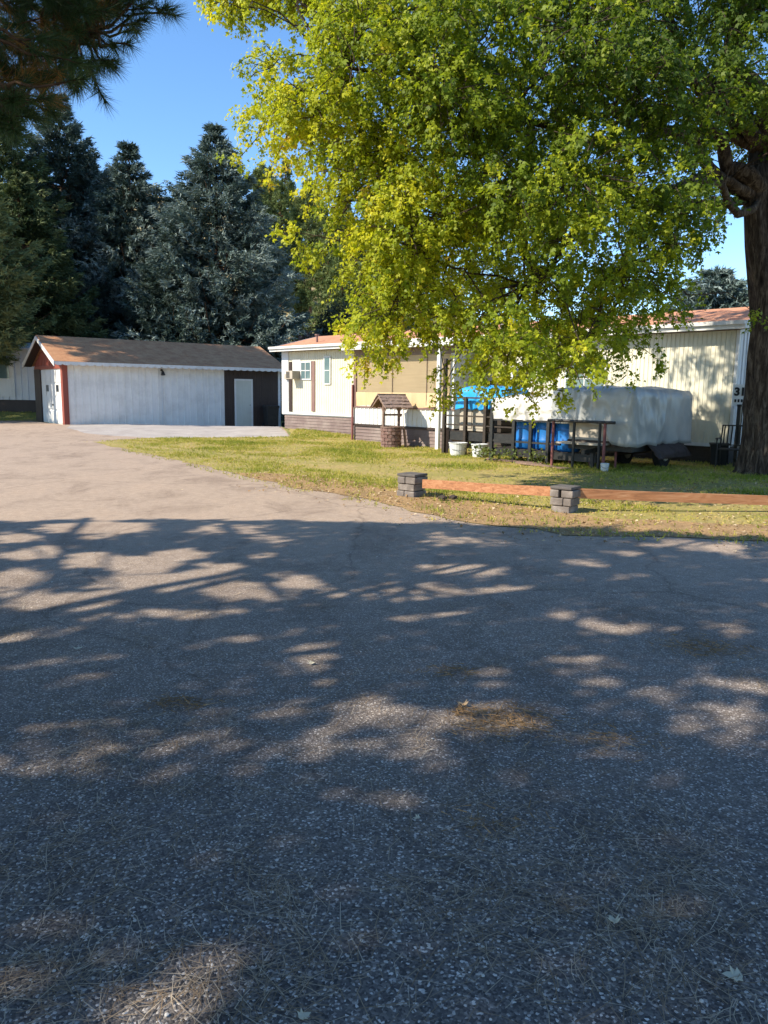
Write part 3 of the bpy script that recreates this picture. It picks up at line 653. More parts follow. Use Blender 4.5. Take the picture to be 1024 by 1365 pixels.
for i, (x, y, lab) in enumerate(((14.2, -3.9, 'weathered plank lying on the lawn in front of the railed deck'), (15.3, -4.35, 'grey board lying across the grass before the metal rack'))):
    p = HW(x, y); b = MB().box(-.75, .75, -.07, .07, 0, .04).build('loose_board', M['oldwood'], bevel=.004); b.location = gp(p.x, p.y, .02); b.rotation_euler = (R(2), R(1), HR + R(8 - 15 * i)); tag(b, lab, 'board')
# patio chairs by the trunk
def chair(loc, rz, lab):
    t = thing('patio_chair', lab, 'chair', loc, rz)
    MB().box(-.24, .24, -.23, .23, .42, .45).build('seat', M['black'], t, .008)
    b = MB()
    for i in range(6): b.bar((-.2 + i * .08, .25, .5), (-.2 + i * .08, .36, .96), .03, .012)
    b.bar((-.25, .36, .97), (.25, .36, .97), .045, .03); b.bar((-.25, .245, .52), (.25, .245, .52), .04, .025); b.build('backrest', M['black'], t)
    for sx in (-1, 1):
        MB().tube([(sx * .26, -.24, 0), (sx * .26, -.22, .44), (sx * .27, -.2, .66)], .017, 8).build('leg', M['black'], t)
        MB().tube([(sx * .26, .34, 0), (sx * .26, .23, .44), (sx * .25, .36, .98)], .017, 8).build('leg', M['black'], t)
        MB().box(sx * .27 - .03, sx * .27 + .03, -.26, .26, .66, .69).build('armrest', M['black'], t, .006)
chair(gp(7.98, 17.7), R(-32), 'black metal slat-back patio chair between the maple trunk and the house corner')
t = thing('storage_bin', 'small dark grey bin standing under the patio chair side by the trunk', 'bin', gp(8.0, 18.35), R(-20))
MB().prism([(-.17, .02), (.17, .02), (.2, .5), (-.2, .5)], 'y', -.17, .17).build('body', M['rubber'], t, .01); MB().box(-.22, .22, -.2, .2, .501, .54).build('lid', M['black'], t, .006)
t = thing('step_railing', 'black barred railing beside the end wall below the number sign', 'railing', HA, HR)
b = MB()
for i in range(12): MB().box(X1 + .36, X1 + .385, -.55 + i * .13, -.525 + i * .13, .2, 1.42).build('baluster', M['black'], t); MB().box(X1 + .33, X1 + .41, -.62, 1.0, 1.42, 1.47).build('rail', M['black'], t); MB().box(X1 + .34, X1 + .40, -.6, 1.0, .14, .2).build('rail', M['black'], t)
for y in (-.6, .95): MB().box(X1 + .33, X1 + .41, y, y + .08, -.05, 1.42).build('post', M['black'], t)
st = MB().box(X1 + .42, X1 + 1.4, .2, 1.0, 0, .22).box(X1 + .42, X1 + 1.4, .5, 1.0, .221, .42).build('wooden_steps', M['darkwood'], bevel=.004); st.location = HA; st.rotation_euler = (0, 0, HR)
tag(st, 'dark wooden steps at the end wall behind the maple trunk', 'steps')

# ------------------------------------------------------------------ wishing well
wx, wy = .19, 24.5
t = thing('wishing_well', 'small decorative wishing well with shake roof standing before the tan porch', 'well', (wx, wy, terr(wx, wy)), R(32)); t.scale = (.95, .98, 1.03)
for k in range(6):
    rr = random.Random(k)
    b = MB()
    for q in range(9):
        a0 = 2 * PI * (q + .5 * (k % 2)) / 9; a1 = a0 + 2 * PI / 9 - .05; r0, r1 = .25, .34 + rr.uniform(-.012, .012)
        b.prism([(r0 * math.cos(a0), r0 * math.sin(a0)), (r1 * math.cos(a0), r1 * math.sin(a0)), (r1 * math.cos((a0 + a1) / 2) * 1.03, r1 * math.sin((a0 + a1) / 2) * 1.03), (r1 * math.cos(a1), r1 * math.sin(a1)), (r0 * math.cos(a1), r0 * math.sin(a1))], 'z', k * .1, k * .1 + .088)
    b.build('brick_course', M['wellbrick'], t, .006)
MB().lathe([(.26, 0), (.26, .6), (.36, .605), (.36, .64), (.24, .64), (.235, .3)], n=20).build('base', M['oldwood'], t)
for sx in (-1, 1): MB().box(sx * .3 - .035, sx * .3 + .035, -.035, .035, .3, 1.34).build('post', M['oldwood'], t, .004)
rf = MB()
for sy in (-1, 1):
    for i in range(4):
        a0 = i / 4; a1 = (i + 1) / 4 + .04
        y0, y1 = sy * (.0 + .46 * a0), sy * (.46 * a1); z0, z1 = 1.58 - .34 * a0 + .012 * (4 - i), 1.58 - .34 * a1 + .012 * (4 - i)
        for j in range(9):
            x0 = -.55 + j * .122; o_ = random.uniform(-.008, .01)
            rf.add([(x0, y0, z0 + o_), (x0 + .115, y0, z0 + o_), (x0 + .115, y1 + sy * random.uniform(0, .03), z1 + o_), (x0, y1 + sy * random.uniform(0, .03), z1 + o_),
                    (x0, y0, z0 + o_ - .02), (x0 + .115, y0, z0 + o_ - .02), (x0 + .115, y1, z1 + o_ - .025), (x0, y1, z1 + o_ - .025)], [(0, 1, 2, 3), (7, 6, 5, 4), (0, 4, 5, 1), (1, 5, 6, 2), (2, 6, 7, 3), (3, 7, 4, 0)])
rf.box(-.55, .55, -.03, .03, 1.60, 1.64); rf.build('roof', M['shake'], t)
fm = MB()
for x in (-.5, -.3, .3, .5):
    for sy in (-1, 1): fm.bar((x, 0, 1.53), (x, sy * .45, 1.20), .035, .05)
for sx in (-1, 1):
    for sy in (-1, 1): fm.bar((sx * .3, 0, 1.05), (sx * .3, sy * .26, 1.36), .03)
fm.bar((-.52, 0, 1.52), (.52, 0, 1.52), .04); fm.build('roof_frame', M['oldwood'], t)
MB().tube([(-.34, 0, 1.0), (.42, 0, 1.0)], .03, 8).tube([(.42, 0, 1.0), (.42, .12, .95), (.5, .12, .95)], .012, 6).build('crank', M['oldwood'], t)
st = MB().bar((.40, -.30, 0), (.36, -.22, .62), .06).build('leaning_post', M['oldwood'], t)
t = thing('garden_stake', 'thin dark stake standing in the grass right of the pale awning post', 'stake', gp(1.78, 21.9))
MB().bar((0, 0, 0), (0, 0, .72), .07).build('shaft', M['brown'], t); MB().box(-.05, .05, -.05, .05, .72, .75).build('cap', M['brown'], t)

# ------------------------------------------------------------------ low fence
t = thing('low_fence', 'low fence of concrete block pillars joined by orange stained planks along the lawn edge', 'fence')
def pillar(x, y, w, d_, n, rz, seed):
    rr = random.Random(seed); z0 = terr(x, y) - .01; hh = .112
    b = MB(); R3 = Matrix.Rotation(rz, 3, 'Z')
    for i in range(n):
        for k in range(2):
            o_ = rr.uniform(-.022, .022); half = [(-w / 2, w * (.1 if i % 2 else -.08)), (w * (.1 if i % 2 else -.08) + .008, w / 2)][k]
            c_ = MB().box(half[0] + o_, half[1] + o_, -d_ / 2 + rr.uniform(-.012, .012), d_ / 2 + rr.uniform(-.01, .01), i * hh, i * hh + hh - .008)
            vs = [R3 @ Vector(p) + Vector((x, y, z0)) for p in c_.v]; b.add(vs, c_.f)
    o = b.build('pillar', M['block'], t, .012)
    c_ = MB().box(-w / 2 - .004, w / 2 + .006, -d_ / 2 - .005, d_ / 2 + .004, n * hh, n * hh + .04)
    o2 = MB().add([R3 @ Vector(p) + Vector((x, y, z0)) for p in c_.v], c_.f).build('cap', M['blockcap'], o, .01)
pillar(.44, 12.05, .34, .34, 3, R(-38), 1)
pillar(2.53, 10.62, .31, .31, 3, R(-38), 2)
pillar(6.6, 10.9, .34, .34, 3, R(5), 3)
def plank(a, b_, z0, z1, hgt=.135):
    a = Vector((*a, z0)); b_ = Vector((*b_, z1)); n = 14; mb = MB(); vs = []; fs = []
    dr_ = (b_ - a).normalized(); nn = Vector((-dr_.y, dr_.x, 0)) * .02
    for i in range(n + 1):
        p = a.lerp(b_, i / n) + Vector((0, 0, .004 * math.sin(i * .5 + a.x)))
        for q, zz in ((-1, 0), (1, 0), (1, hgt), (-1, hgt)): vs.append(p + q * nn + Vector((0, 0, zz)))
    for i in range(n):
        for j in range(4): fs.append((i * 4 + j, i * 4 + (j + 1) % 4, i * 4 + 4 + (j + 1) % 4, i * 4 + 4 + j))
    fs += [(3, 2, 1, 0), (n * 4, n * 4 + 1, n * 4 + 2, n * 4 + 3)]
    mb.add(vs, fs).build('rail', M['plank'], t)
plank((.60, 11.85), (2.36, 10.72), .155, .20)
plank((2.70, 10.62), (6.45, 10.88), .195, .07)
t = None

# ------------------------------------------------------------------ neighbour home on the left
nb = thing('neighbour_home', 'pale white ribbed mobile home behind the garage at the left edge', 'mobile home', (-30, 38.6, 0), R(0))
rib_wall(MB(), 0, 13.4, 0, 1.05, 3.55, .33, .03, .3).box(0, 13.4, .006, .1, 1.05, 3.55).build('front_wall', M['greywall'], nb)
MB().box(13.3, 13.4, .1, 4, 1.05, 3.55).box(0, .1, .1, 4, 1.05, 3.55).box(.1, 13.3, 3.9, 4, 1.05, 3.55).build('side_wall', M['greywall'], nb)
MB().box(0, 13.4, .04, .12, .3, 1.04).build('skirting', M['brown'], nb)
gable_roof(MB(), -.2, 13.6, -.25, 4.25, 3.52, .4, .06).build('roof', M['greywall'], nb)
f = MB().box(10.5, 11.55, -.07, -.032, 1.2, 3.1).build('door', M['white'], nb); MB().box(10.7, 11.3, -.08, -.071, 2.1, 2.9).build('pane', M['glass'], f)
#PART3
# ------------------------------------------------------------------ foliage tools
def unit(a): return a / np.maximum(np.linalg.norm(a, axis=-1, keepdims=True), 1e-9)
LEAF = np.array([(0, 0, 0), (.30, .22, -.05), (.50, .52, -.12), (.17, .52, -.02), (0, 1.0, -.10), (-.17, .52, -.02), (-.50, .52, -.12), (-.30, .22, -.05)])
LEAF4 = np.array([(0, 0, 0), (.42, .45, -.08), (0, 1.0, -.06), (-.42, .45, -.08)])
def leaf_verts(P, T, S, tmpl=LEAF, NN=None):
    n = len(P); T = unit(T); s = unit(np.cross(T, unit(rng.normal(size=(n, 3)) if NN is None else NN))); nn = np.cross(s, T)
    V = P[:, None, :] + S[:, None, None] * (tmpl[None, :, 0:1] * s[:, None, :] + tmpl[None, :, 1:2] * T[:, None, :] + tmpl[None, :, 2:3] * nn[:, None, :])
    return V.reshape(-1, 3)
def tri_blades(P, T, Lh, Wd):
    """thin pointed blades: base width Wd at P, pointing along T"""
    n = len(P); T = unit(T); s = unit(np.cross(T, unit(rng.normal(size=(n, 3)))))
    V = np.stack([P - s * Wd[:, None] / 2, P + s * Wd[:, None] / 2, P + T * Lh[:, None]], 1)
    return V.reshape(-1, 3)
def curve(a, b, n, wob, sag=0, rnd=random):
    a = Vector(a); b = Vector(b); d = (b - a).length; pts = []
    o = Vector((rnd.uniform(0, 50), rnd.uniform(0, 50), 0))
    for i in range(n + 1):
        t = i / n; p = a.lerp(b, t)
        k = math.sin(PI * t) * wob * d
        p += Vector((noise.noise(o + Vector((t * 2.5, 0, 0))), noise.noise(o + Vector((0, t * 2.5, 7))), noise.noise(o + Vector((3, t * 2.5, 3))))) * k
        p.z += math.sin(PI * t) * sag * d; pts.append(p)
    return pts

# ------------------------------------------------------------------ big maple at the right
TB = Vector((8.16, 16.4, 0))
maple = thing('maple_tree', 'large yellow green maple with dark leaning trunk filling the upper right', 'tree', (0, 0, 0))
trunk = [TB + Vector((0.05, 0, -.15)), TB + Vector((.02, 0, .12)), TB + Vector((0, 0, .6)), TB + Vector((-.02, 0, 1.5)), TB + Vector((-.08, 0, 2.6)), TB + Vector((-.16, 0, 3.7)), TB + Vector((-.36, .05, 4.8)), TB + Vector((-.52, .1, 5.7)), TB + Vector((-.50, .2, 6.6))]
MB().tube(trunk, [.80, .56, .47, .44, .42, .40, .37, .32, .24], 36, .30).build('trunk', M['bark'], maple, smooth=True)
poly = [(270, -40), (285, 2), (330, 14), (365, 5), (398, 22), (392, 45), (352, 78), (325, 88), (332, 115), (325, 150), (345, 190), (385, 205), (380, 232), (425, 240), (445, 255), (438, 290), (468, 330), (448, 370), (452, 400), (470, 425), (452, 445), (478, 462), (472, 488), (500, 500), (522, 478), (540, 455), (566, 448), (576, 480), (590, 500), (604, 470), (618, 452), (632, 490), (655, 510), (700, 516), (740, 512), (770, 516), (795, 500), (810, 470), (850, 448), (880, 442), (905, 440), (915, 390), (905, 360), (925, 325), (952, 290), (975, 250), (1010, 235), (1060, 230), (1150, 230), (1300, 100), (1300, -420), (900, -560), (500, -420), (330, -200)]
def pdist(x, y, P):
    best = 1e9
    for i in range(len(P)):
        ax, ay = P[i]; bx, by = P[(i + 1) % len(P)]; dx, dy = bx - ax, by - ay
        t = max(0, min(1, ((x - ax) * dx + (y - ay) * dy) / (dx * dx + dy * dy))); best = min(best, math.hypot(x - ax - t * dx, y - ay - t * dy))
    return best
rl_ = random.Random(5); lobes = []
tries = 0
while len(lobes) < 395 and tries < 26000:
    tries += 1
    px, py = rl_.uniform(280, 1300), rl_.uniform(-520, 545)
    if py < -60 and rl_.random() < .55: continue
    if px > 1040 and rl_.random() < .6: continue
    if not in_poly(px, py, poly): continue
    d_ = pdist(px, py, poly); u = rl_.random()
    front = 10.8 + 2.2 * ((px - 720) / 420) ** 2 + (1.6 if py < 0 else 0); back = 17.5 if py < 400 else 14.8
    if px < 560: back = min(back, 14.5)
    Y = front + (back - front) * (u ** 1.5)
    if 915 < px < 1022 and 130 < py < 245 and Y < 16.6: continue
    r = rl_.uniform(.38, .85); rp = r * F / Y
    if d_ < rp * .72:
        r = d_ / .72 * Y / F
        if r < .22: continue
    c = At(px, py, Y)
    if c.z < 1.75: c.z = 1.75
    lobes.append((c, r, px, py))
for px, py, Y, r in [(500, 455, 12.2, .45), (530, 430, 12.4, .5), (480, 420, 12.3, .4), (555, 420, 12.3, .4), (590, 420, 12.6, .4), (645, 475, 12.4, .4), (510, 400, 12.3, .5), (545, 380, 12.1, .5), (590, 400, 12, .5), (640, 420, 12, .5), (500, 485, 12.3, .22), (680, 440, 12.2, .5), (720, 420, 12.3, .5), (410, 318, 12.5, .34), (385, 308, 12.4, .24), (435, 325, 12.6, .28), (468, 438, 12.2, .24), (488, 470, 12.2, .3), (318, 212, 12.6, .13), (342, 96, 12.4, .16), (875, 478, 13.6, .18), (868, 462, 13.6, .2), (835, 500, 13.2, .22), (592, 490, 12.4, .18), (598, 512, 12.4, .14), (588, 525, 12.4, .12), (530, 440, 12.3, .25), (420, 262, 12.5, .18), (360, 225, 12.6, .16),
                    (300, 2, 12.3, .2), (330, 8, 12.3, .16), (1005, 165, 14.5, .22), (1015, 120, 14.5, .4), (945, 205, 17.8, .6), (965, 165, 18, .65), (930, 240, 17.6, .4), (915, 190, 17.5, .5), (1020, 190, 18.2, .6), (975, 100, 14.3, .35), (980, 40, 14, .4), (1010, 420, 14.3, .13), (700, 527, 12.1, .3), (660, 520, 12.2, .25), (740, 520, 12.2, .3)]:
    lobes.append((At(px, py, Y), r, px, py))
PV = []; HV = []; SV = []; TV = []; NV = []
tw = MB()
for c, r, px, py in lobes:
    ns = max(4, int(30 * (r / .6) ** 2)); 
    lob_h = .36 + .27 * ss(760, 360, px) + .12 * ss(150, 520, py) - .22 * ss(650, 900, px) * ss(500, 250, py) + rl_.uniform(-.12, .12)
    if py < 180 and px > 430: lob_h -= .10;  # hue also carries shade: top and right darkened; the left is yellow by autumn
    br = 1.0 if rl_.random() < .07 else 0
    for _ in range(ns):
        v = unit(rng.normal(size=3)); q = rng.uniform(.45, 1.0) ** .6
        p = np.array(c) + v * r * q * np.array([1, 1, .85]); L_ = rng.uniform(.18, .36)
        dr_ = unit(v * np.array([1, 1, .3]) * .8 + np.array([0, 0, -.75]) + rng.normal(size=3) * .3)
        nl = int(rng.integers(20, 34)); t_ = rng.uniform(0, 1, nl)
        pts = p + dr_ * (t_[:, None] * L_) + rng.normal(size=(nl, 3)) * .04
        PV.append(pts); TV.append(dr_ * .5 + rng.normal(size=(nl, 3)) * .6 + np.array([0, 0, -.35])); SV.append(rng.uniform(.035, .07, nl) + .045 * rng.random(nl) ** 3); NV.append(v * .55 + np.array([-.25, -.15, .75]) + rng.normal(size=(nl, 3)) * .42)
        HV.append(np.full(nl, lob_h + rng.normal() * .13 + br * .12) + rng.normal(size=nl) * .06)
        if rl_.random() < .35: a = Vector(c) * .5 + Vector(p) * .5; tw.tube([a, Vector(p), Vector(p + dr_ * L_)], [.008, .006, .003], 4)
PV = np.concatenate(PV); TV = np.concatenate(TV); NV = np.concatenate(NV); SV = np.concatenate(SV); HV = np.concatenate(HV)
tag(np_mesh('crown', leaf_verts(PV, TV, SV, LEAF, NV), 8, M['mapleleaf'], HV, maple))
print('maple leaves', len(PV), 'lobes', len(lobes))
# limbs: a few big ones, then a bough to every lobe
limb_t = [(At(930, 150, 15.0), .21), (At(880, 60, 15), .2), (At(860, 265, 14.6), .12), (At(760, 150, 14), .15), (At(600, 120, 13.5), .13), (At(700, 380, 13.2), .1), (At(560, 330, 13), .1), (At(460, 90, 13), .1), (At(800, 430, 13.6), .09),
          (At(1000, -60, 15), .26), (At(1100, -100, 16), .2), (At(850, -250, 15), .15), (At(600, -200, 14), .12), (At(1180, 60, 17), .14)]
lpts = []
for i, (e, r0) in enumerate(limb_t):
    s0 = trunk[[7, 8, 7, 8, 7, 7, 7, 8, 7, 8, 8, 8, 8, 7][i]]
    pts = curve(s0, e, 10, .22, .06, rl_); n = len(pts)
    MB().tube(pts, [r0 * (1 - .75 * k / (n - 1)) for k in range(n)], 9, .15).build('limb', M['bark'], maple, smooth=True)
    lpts += pts[3:]
bo_ = MB()
for c, r, px, py in lobes:
    q = min(lpts, key=lambda a: (a - c).length * rl_.uniform(.8, 1.5)); d_ = (q - c).length
    pts = curve(q, c, 6, .25, .10, rl_); bo_.tube(pts, [min(.022, .009 + d_ * .005) * (1 - .12 * k) for k in range(7)], 5)
    if rl_.random() < .5: bo_.tube(curve(c, c + Vector((rl_.uniform(-1, 1), rl_.uniform(-1, 1), rl_.uniform(-.9, .1))) * r, 3, .2, 0, rl_), [.01, .008, .006, .003], 4)
tag(bo_.build('bough', M['bark'], maple), kind='stuff')
tag(tw.build('twig', M['bark'], maple), kind='stuff')

# ------------------------------------------------------------------ spruces behind the garage
def spruce(name, label, base_xy, H, Rb, m, nbr, seed, hue=.45, z0=.6, group='big conifers behind the garage', dens=1.0, bl=(.16, .36), shape=.80):
    r = random.Random(seed); g = np.random.default_rng(seed); bx, by = base_xy; zb = terr(bx, by) - .2
    t = thing(name, label, 'tree', (bx, by, zb), 0, group)
    MB().tube([(0, 0, 0), (0, 0, H * .5), (0, 0, H * .97)], [.32, .18, .02], 9, .1).build('trunk', M['pinebark'], t)
    br = MB(); P = []; T = []; Ls = []; Wd = []; Hh = []
    for i in range(nbr):
        nw = max(8, int((H - z0) / .58)); q = (int((i / nbr) * nw) + .5 + r.gauss(0, .13)) / nw; q = min(.985, max(.005, q)); z = z0 + (H - z0) * q
        k = max(0, 1 - (z - z0) / (H - z0)); Lb = Rb * 1.08 * (k ** shape) * (1 - math.exp(-k * 8)) * r.uniform(.62, 1.15) + .10
        if z < z0 + 1.2: Lb *= .8
        a = i * 2.39996 + r.uniform(-.4, .4); el = -.12 + .55 * (1 - k) - r.uniform(0, .18)
        hd = Vector((math.cos(a), math.sin(a), 0)); side = Vector((-hd.y, hd.x, 0))
        pts = []; n = 7
        for j in range(n + 1):
            s_ = j / n; droop = -.34 * math.sin(s_ * PI * .7) * Lb * k + .24 * s_ ** 3 * Lb
            pts.append(hd * (Lb * s_ * math.cos(el)) + Vector((0, 0, z + Lb * s_ * math.sin(el) + droop)))
        br.tube(pts, [.05 * (1 - .85 * j / n) * (.4 + k) for j in range(n + 1)], 4)
        h0 = hue + r.gauss(0, .2)
        nt_ = max(6, int(Lb * 13 * dens))
        for j in range(nt_):
            s_ = r.uniform(.18, 1.0) ** .75; ii = min(n - 1, int(s_ * n)); p = pts[ii].lerp(pts[ii + 1], s_ * n - ii)
            sd = r.choice((-1, 1)) * (1 - s_ * .55) * Lb * .34 * r.random() ** .7
            p2 = p + side * sd + Vector((0, 0, -abs(sd) * .40)); dirv = (hd * .8 + side * (sd / max(Lb * .34, .1)) * .9 + Vector((0, 0, -.28 + .3 * s_))).normalized()
            nb = 12; u = g.random((nb, 1)); dd = np.array(dirv)
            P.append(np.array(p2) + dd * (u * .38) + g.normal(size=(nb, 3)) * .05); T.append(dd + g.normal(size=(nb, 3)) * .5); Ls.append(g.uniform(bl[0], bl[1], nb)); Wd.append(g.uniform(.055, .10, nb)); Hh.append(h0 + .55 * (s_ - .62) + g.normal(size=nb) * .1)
    u = g.random((110, 1)) ** .6; P.append(np.array([[0, 0, H * .96 - .3]]) + u * np.array([[0, 0, .6]]) + g.normal(size=(110, 3)) * .07 * (1.2 - u)); T.append(g.normal(size=(110, 3)) * .5 + (0, 0, .8)); Ls.append(np.full(110, .2)); Wd.append(np.full(110, .05)); Hh.append(np.full(110, hue))
    tag(br.build('branch', M['pinebark'], t), kind='stuff')
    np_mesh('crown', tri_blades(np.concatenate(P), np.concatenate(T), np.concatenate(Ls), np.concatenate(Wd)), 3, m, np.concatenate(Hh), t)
    return t
def px_x(px, Y): return At(px, 500, Y).x
spruce('spruce_tree', 'tall blue spruce with full pointed crown rising behind the right half of the garage', (px_x(292, 48), 48), 17.4, 7.0, M['spruce'], 430, 21, .50)
spruce('spruce_tree', 'blue spruce with ragged double top between two taller conifers', (px_x(182, 50), 50), 16.2, 6.4, M['spruce'], 360, 22, .42)
spruce('spruce_tree', 'dark spruce behind the garage gable, third from the right of its row', (px_x(95, 51), 51), 19.3, 7.2, M['spruce'], 400, 23, .30)
spruce('fir_tree', 'dark green fir at the left edge behind the pine bough', (px_x(5, 47), 47), 19.5, 6.4, M['fir'], 360, 24, .30)
spruce('fir_tree', 'olive green fir with drooping low boughs just behind the garage ridge', (px_x(38, 43.5), 43.5), 12.6, 4.6, M['fir'], 280, 25, .42, z0=1.2)
spruce('spruce_tree', 'low dark spruce filling the gap behind the garage right end', (px_x(235, 46), 46), 10.5, 4.6, M['spruce'], 260, 26, .30)
spruce('spruce_tree', 'dark spruce standing behind the mobile home left corner', (px_x(332, 56), 56), 9.5, 3.6, M['spruce'], 200, 27, .30)
spruce('spruce_tree', 'short blue spruce above the mobile home roof beside the maple trunk', (px_x(945, 34), 34), 7.2, 4.6, M['spruce'], 300, 28, .5, group=None)
spruce('fir_tree', 'very tall fir beyond the left edge whose high crown shades the garage roof', (-20.6, 30.6), 23, 4.0, M['fir'], 200, 29, .4, z0=12.0, group=None)
spruce('fir_tree', 'nearer olive fir at the left edge hanging in front of the dark conifers', (-20.3, 36.0), 14.5, 4.9, M['fir'], 280, 30, .60, z0=4.6, group=None)
spruce('spruce_tree', 'dark spruce in the gap between garage gable conifers and the double topped one', (px_x(135, 55), 54), 16.5, 6.6, M['spruce'], 340, 34, .28)
spruce('spruce_tree', 'dark spruce between the double topped one and the tall right hand one', (px_x(235, 56), 56), 14.6, 5.6, M['spruce'], 280, 35, .3)

# ------------------------------------------------------------------ hillside pines
def hill_pine(seed, H, Rb):
    r = random.Random(seed); g = np.random.default_rng(seed); t = thing('pine_tree', 'x', 'tree')
    MB().tube([(0, 0, -.5), (.05, 0, H * .5), (0, .05, H * .95)], [.28, .18, .03], 7).build('trunk', M['pinebark'], t)
    P = []; T = []; Hh = []; br = MB()
    for i in range(120):
        q = i / 120; z = H * (.16 + .82 * q); k = 1 - q; Lb = Rb * (.25 + .95 * k ** .8) * r.uniform(.5, 1.1) * (1 if q > .1 else .7); a = r.uniform(0, 2 * PI)
        e = Vector((math.cos(a) * Lb, math.sin(a) * Lb, z + Lb * r.uniform(-.1, .3))); s0 = Vector((0, 0, z)); br.tube([s0, e], [.05, .015], 3)
        h0 = .45 + r.gauss(0, .15)
        for _ in range(5):
            c = s0.lerp(e, r.uniform(.45, 1.05)) + Vector((r.gauss(0, .2), r.gauss(0, .2), r.gauss(0, .12)))
            n = 9; P.append(np.array(c) + g.normal(size=(n, 3)) * .12); T.append(g.normal(size=(n, 3)) + (0, 0, .35)); Hh.append(np.full(n, h0) + g.normal(size=n) * .12)
    P = np.concatenate(P); T = np.concatenate(T); Hh = np.concatenate(Hh)
    tag(br.build('branch', M['pinebark'], t), kind='stuff')
    np_mesh('crown', tri_blades(P, T, g.uniform(.35, .65, len(P)), g.uniform(.12, .22, len(P))), 3, M['hillpine'], Hh, t)
    return t
protos = [hill_pine(31, 14, 2.4), hill_pine(32, 17, 2.7), hill_pine(33, 11, 2.3)]
spots = []
rh = random.Random(77)
for row, (yy, pxs) in enumerate([(92, (440, 452, 470, 500)), (108, (352, 398, 432, 446, 462, 486, 520)), (128, (340, 358, 374, 392, 410, 428, 446, 470, 500, 540)), (150, (335, 352, 370, 388, 406, 424, 444, 466, 490, 520, 560)), (180, (340, 360, 382, 404, 426, 450, 480, 510)), (205, (350, 372, 394, 416, 440, 466, 500, 530, 600, 660))]):
    for p in pxs:
        y = yy + rh.uniform(-5, 5); spots.append((px_x(p + rh.uniform(-6, 6), y), y))
for i, (x, y) in enumerate(spots):
    src = protos[i % 3]
    if i < 3: o = src
    else:
        o = src.copy(); COL.objects.link(o)
        for ch in src.children:
            c = ch.copy(); COL.objects.link(c); c.parent = o
    o.location = (x, y, hill_h(x, y) - .3); o.rotation_euler = (0, 0, rh.uniform(0, 6.28)); s_ = rh.uniform(.8, 1.15); o.scale = (s_, s_, s_ * rh.uniform(.9, 1.1))
    o['group'] = 'pines on the hillside'; o['label'] = 'green pine among the wooded hillside seen between blue spruce and maple'
# brush behind the house
def brush(name, label, x, y, w, hgt, hue, n, seed, grp='brush behind the mobile home'):
    g = np.random.default_rng(seed); z = max(terr(x, y), hill_h(x, y) if y > 60 else -9) - .1
    t = thing(name, label, 'shrub', (x, y, z), 0, grp); k = n // 14
    C = g.normal(size=(k, 3)); C = unit(C) * g.uniform(.4, 1, (k, 1)) ** .5 * np.array([w, w * .7, hgt * .5]) + np.array([0, 0, hgt * .52])
    P = np.repeat(C, 14, 0) + g.normal(size=(k * 14, 3)) * .16; Hh = np.repeat(hue + g.normal(size=k) * .12, 14) + g.normal(size=k * 14) * .08
    np_mesh('foliage', leaf_verts(P, g.normal(size=P.shape) + (0, 0, .4), g.uniform(.12, .26, len(P)), LEAF4), 4, M['shrub'], Hh, t)
    st_ = MB()
    for i in range(14): e = C[i % k]; st_.tube([(0, 0, 0), tuple(e * .5 + g.normal(size=3) * .1), tuple(e)], [.05, .03, .012], 4)
    tag(st_.build('stem', M['pinebark'], t), kind='stuff')
brush('bush', 'pinkish grey brush above the left end of the mobile home roof', px_x(412, 50), 50, 1.6, 5.4, .85, 4200, 41)
brush('bush', 'dark green bush behind the rust roof, left of the pinkish brush', px_x(372, 47), 47, 1.8, 4.6, .2, 4600, 42)
brush('bush', 'dark bush half hidden by the lowest maple leaves above the roof', px_x(455, 52), 52, 2.2, 7.4, .1, 7200, 43)
brush('bush', 'dark bush behind the roof under the middle of the maple crown', px_x(520, 50), 50, 2.4, 6.5, .1, 6000, 44)
brush('bush', 'pale green bush peeping over the roof next to the short spruce', px_x(915, 33), 33, 1.3, 4.9, .5, 3600, 45)
brush('bush', 'yellowish bush behind the pale neighbour home at the far left', px_x(22, 42), 45, 1.6, 5.6, .55, 3600, 46)

# ------------------------------------------------------------------ trees behind the camera that throw the dappled shade
LIT = [(50,737,34,6,1),(25,770,42,7,1),(40,797,38,6,1),(130,745,42,7,1),(200,752,45,8,1),(190,776,58,8,1),(100,801,62,7,1),(270,770,40,6,1),(240,740,32,5,1),(295,757,25,5,1),(130,818,30,3,1),(225,820,60,5,1),(320,786,36,8,1),(370,797,22,4,1),(400,776,26,6,1),(470,791,32,5,1),(440,832,25,3,.8),(380,720,25,3,.8),(130,703,70,5,1),(310,705,50,4,.9),(20,718,30,4,1),
 (615,760,55,7,1),(560,790,50,10,1),(692,792,36,7,1),(585,822,44,5,1),(752,822,26,9,1),(807,835,27,5,1),(867,838,36,4,.9),(782,750,30,4,.8),(837,769,32,4,.8),(835,739,24,4,.9),(937,728,52,5,1),(610,722,24,4,.8),(655,729,18,3,.8),(795,720,35,4,.8),(1000,740,30,4,.7),
 (630,893,55,6,.7),(620,958,95,14,.9),(560,985,50,10,.8),(872,928,42,9,.8),(985,912,55,10,.9),(990,955,48,15,.9),(930,975,40,8,.7),(585,1015,30,9,.5),
 (10,850,32,9,1),(95,848,32,4,.8),(140,879,22,4,.7),(95,956,75,14,.95),(15,1005,22,9,.7),(295,975,36,10,.8),(388,948,37,8,.85),(438,918,46,10,.8),(493,952,30,13,.9),(400,990,52,10,.8),(258,1000,32,10,.7),(335,1016,16,8,.6),(530,1067,45,10,.7),(640,1085,40,8,.4),(214,1318,58,34,1),(8,1335,26,14,.8),(800,1060,40,8,.3),(460,1090,30,6,.3)]
rl2 = random.Random(15)
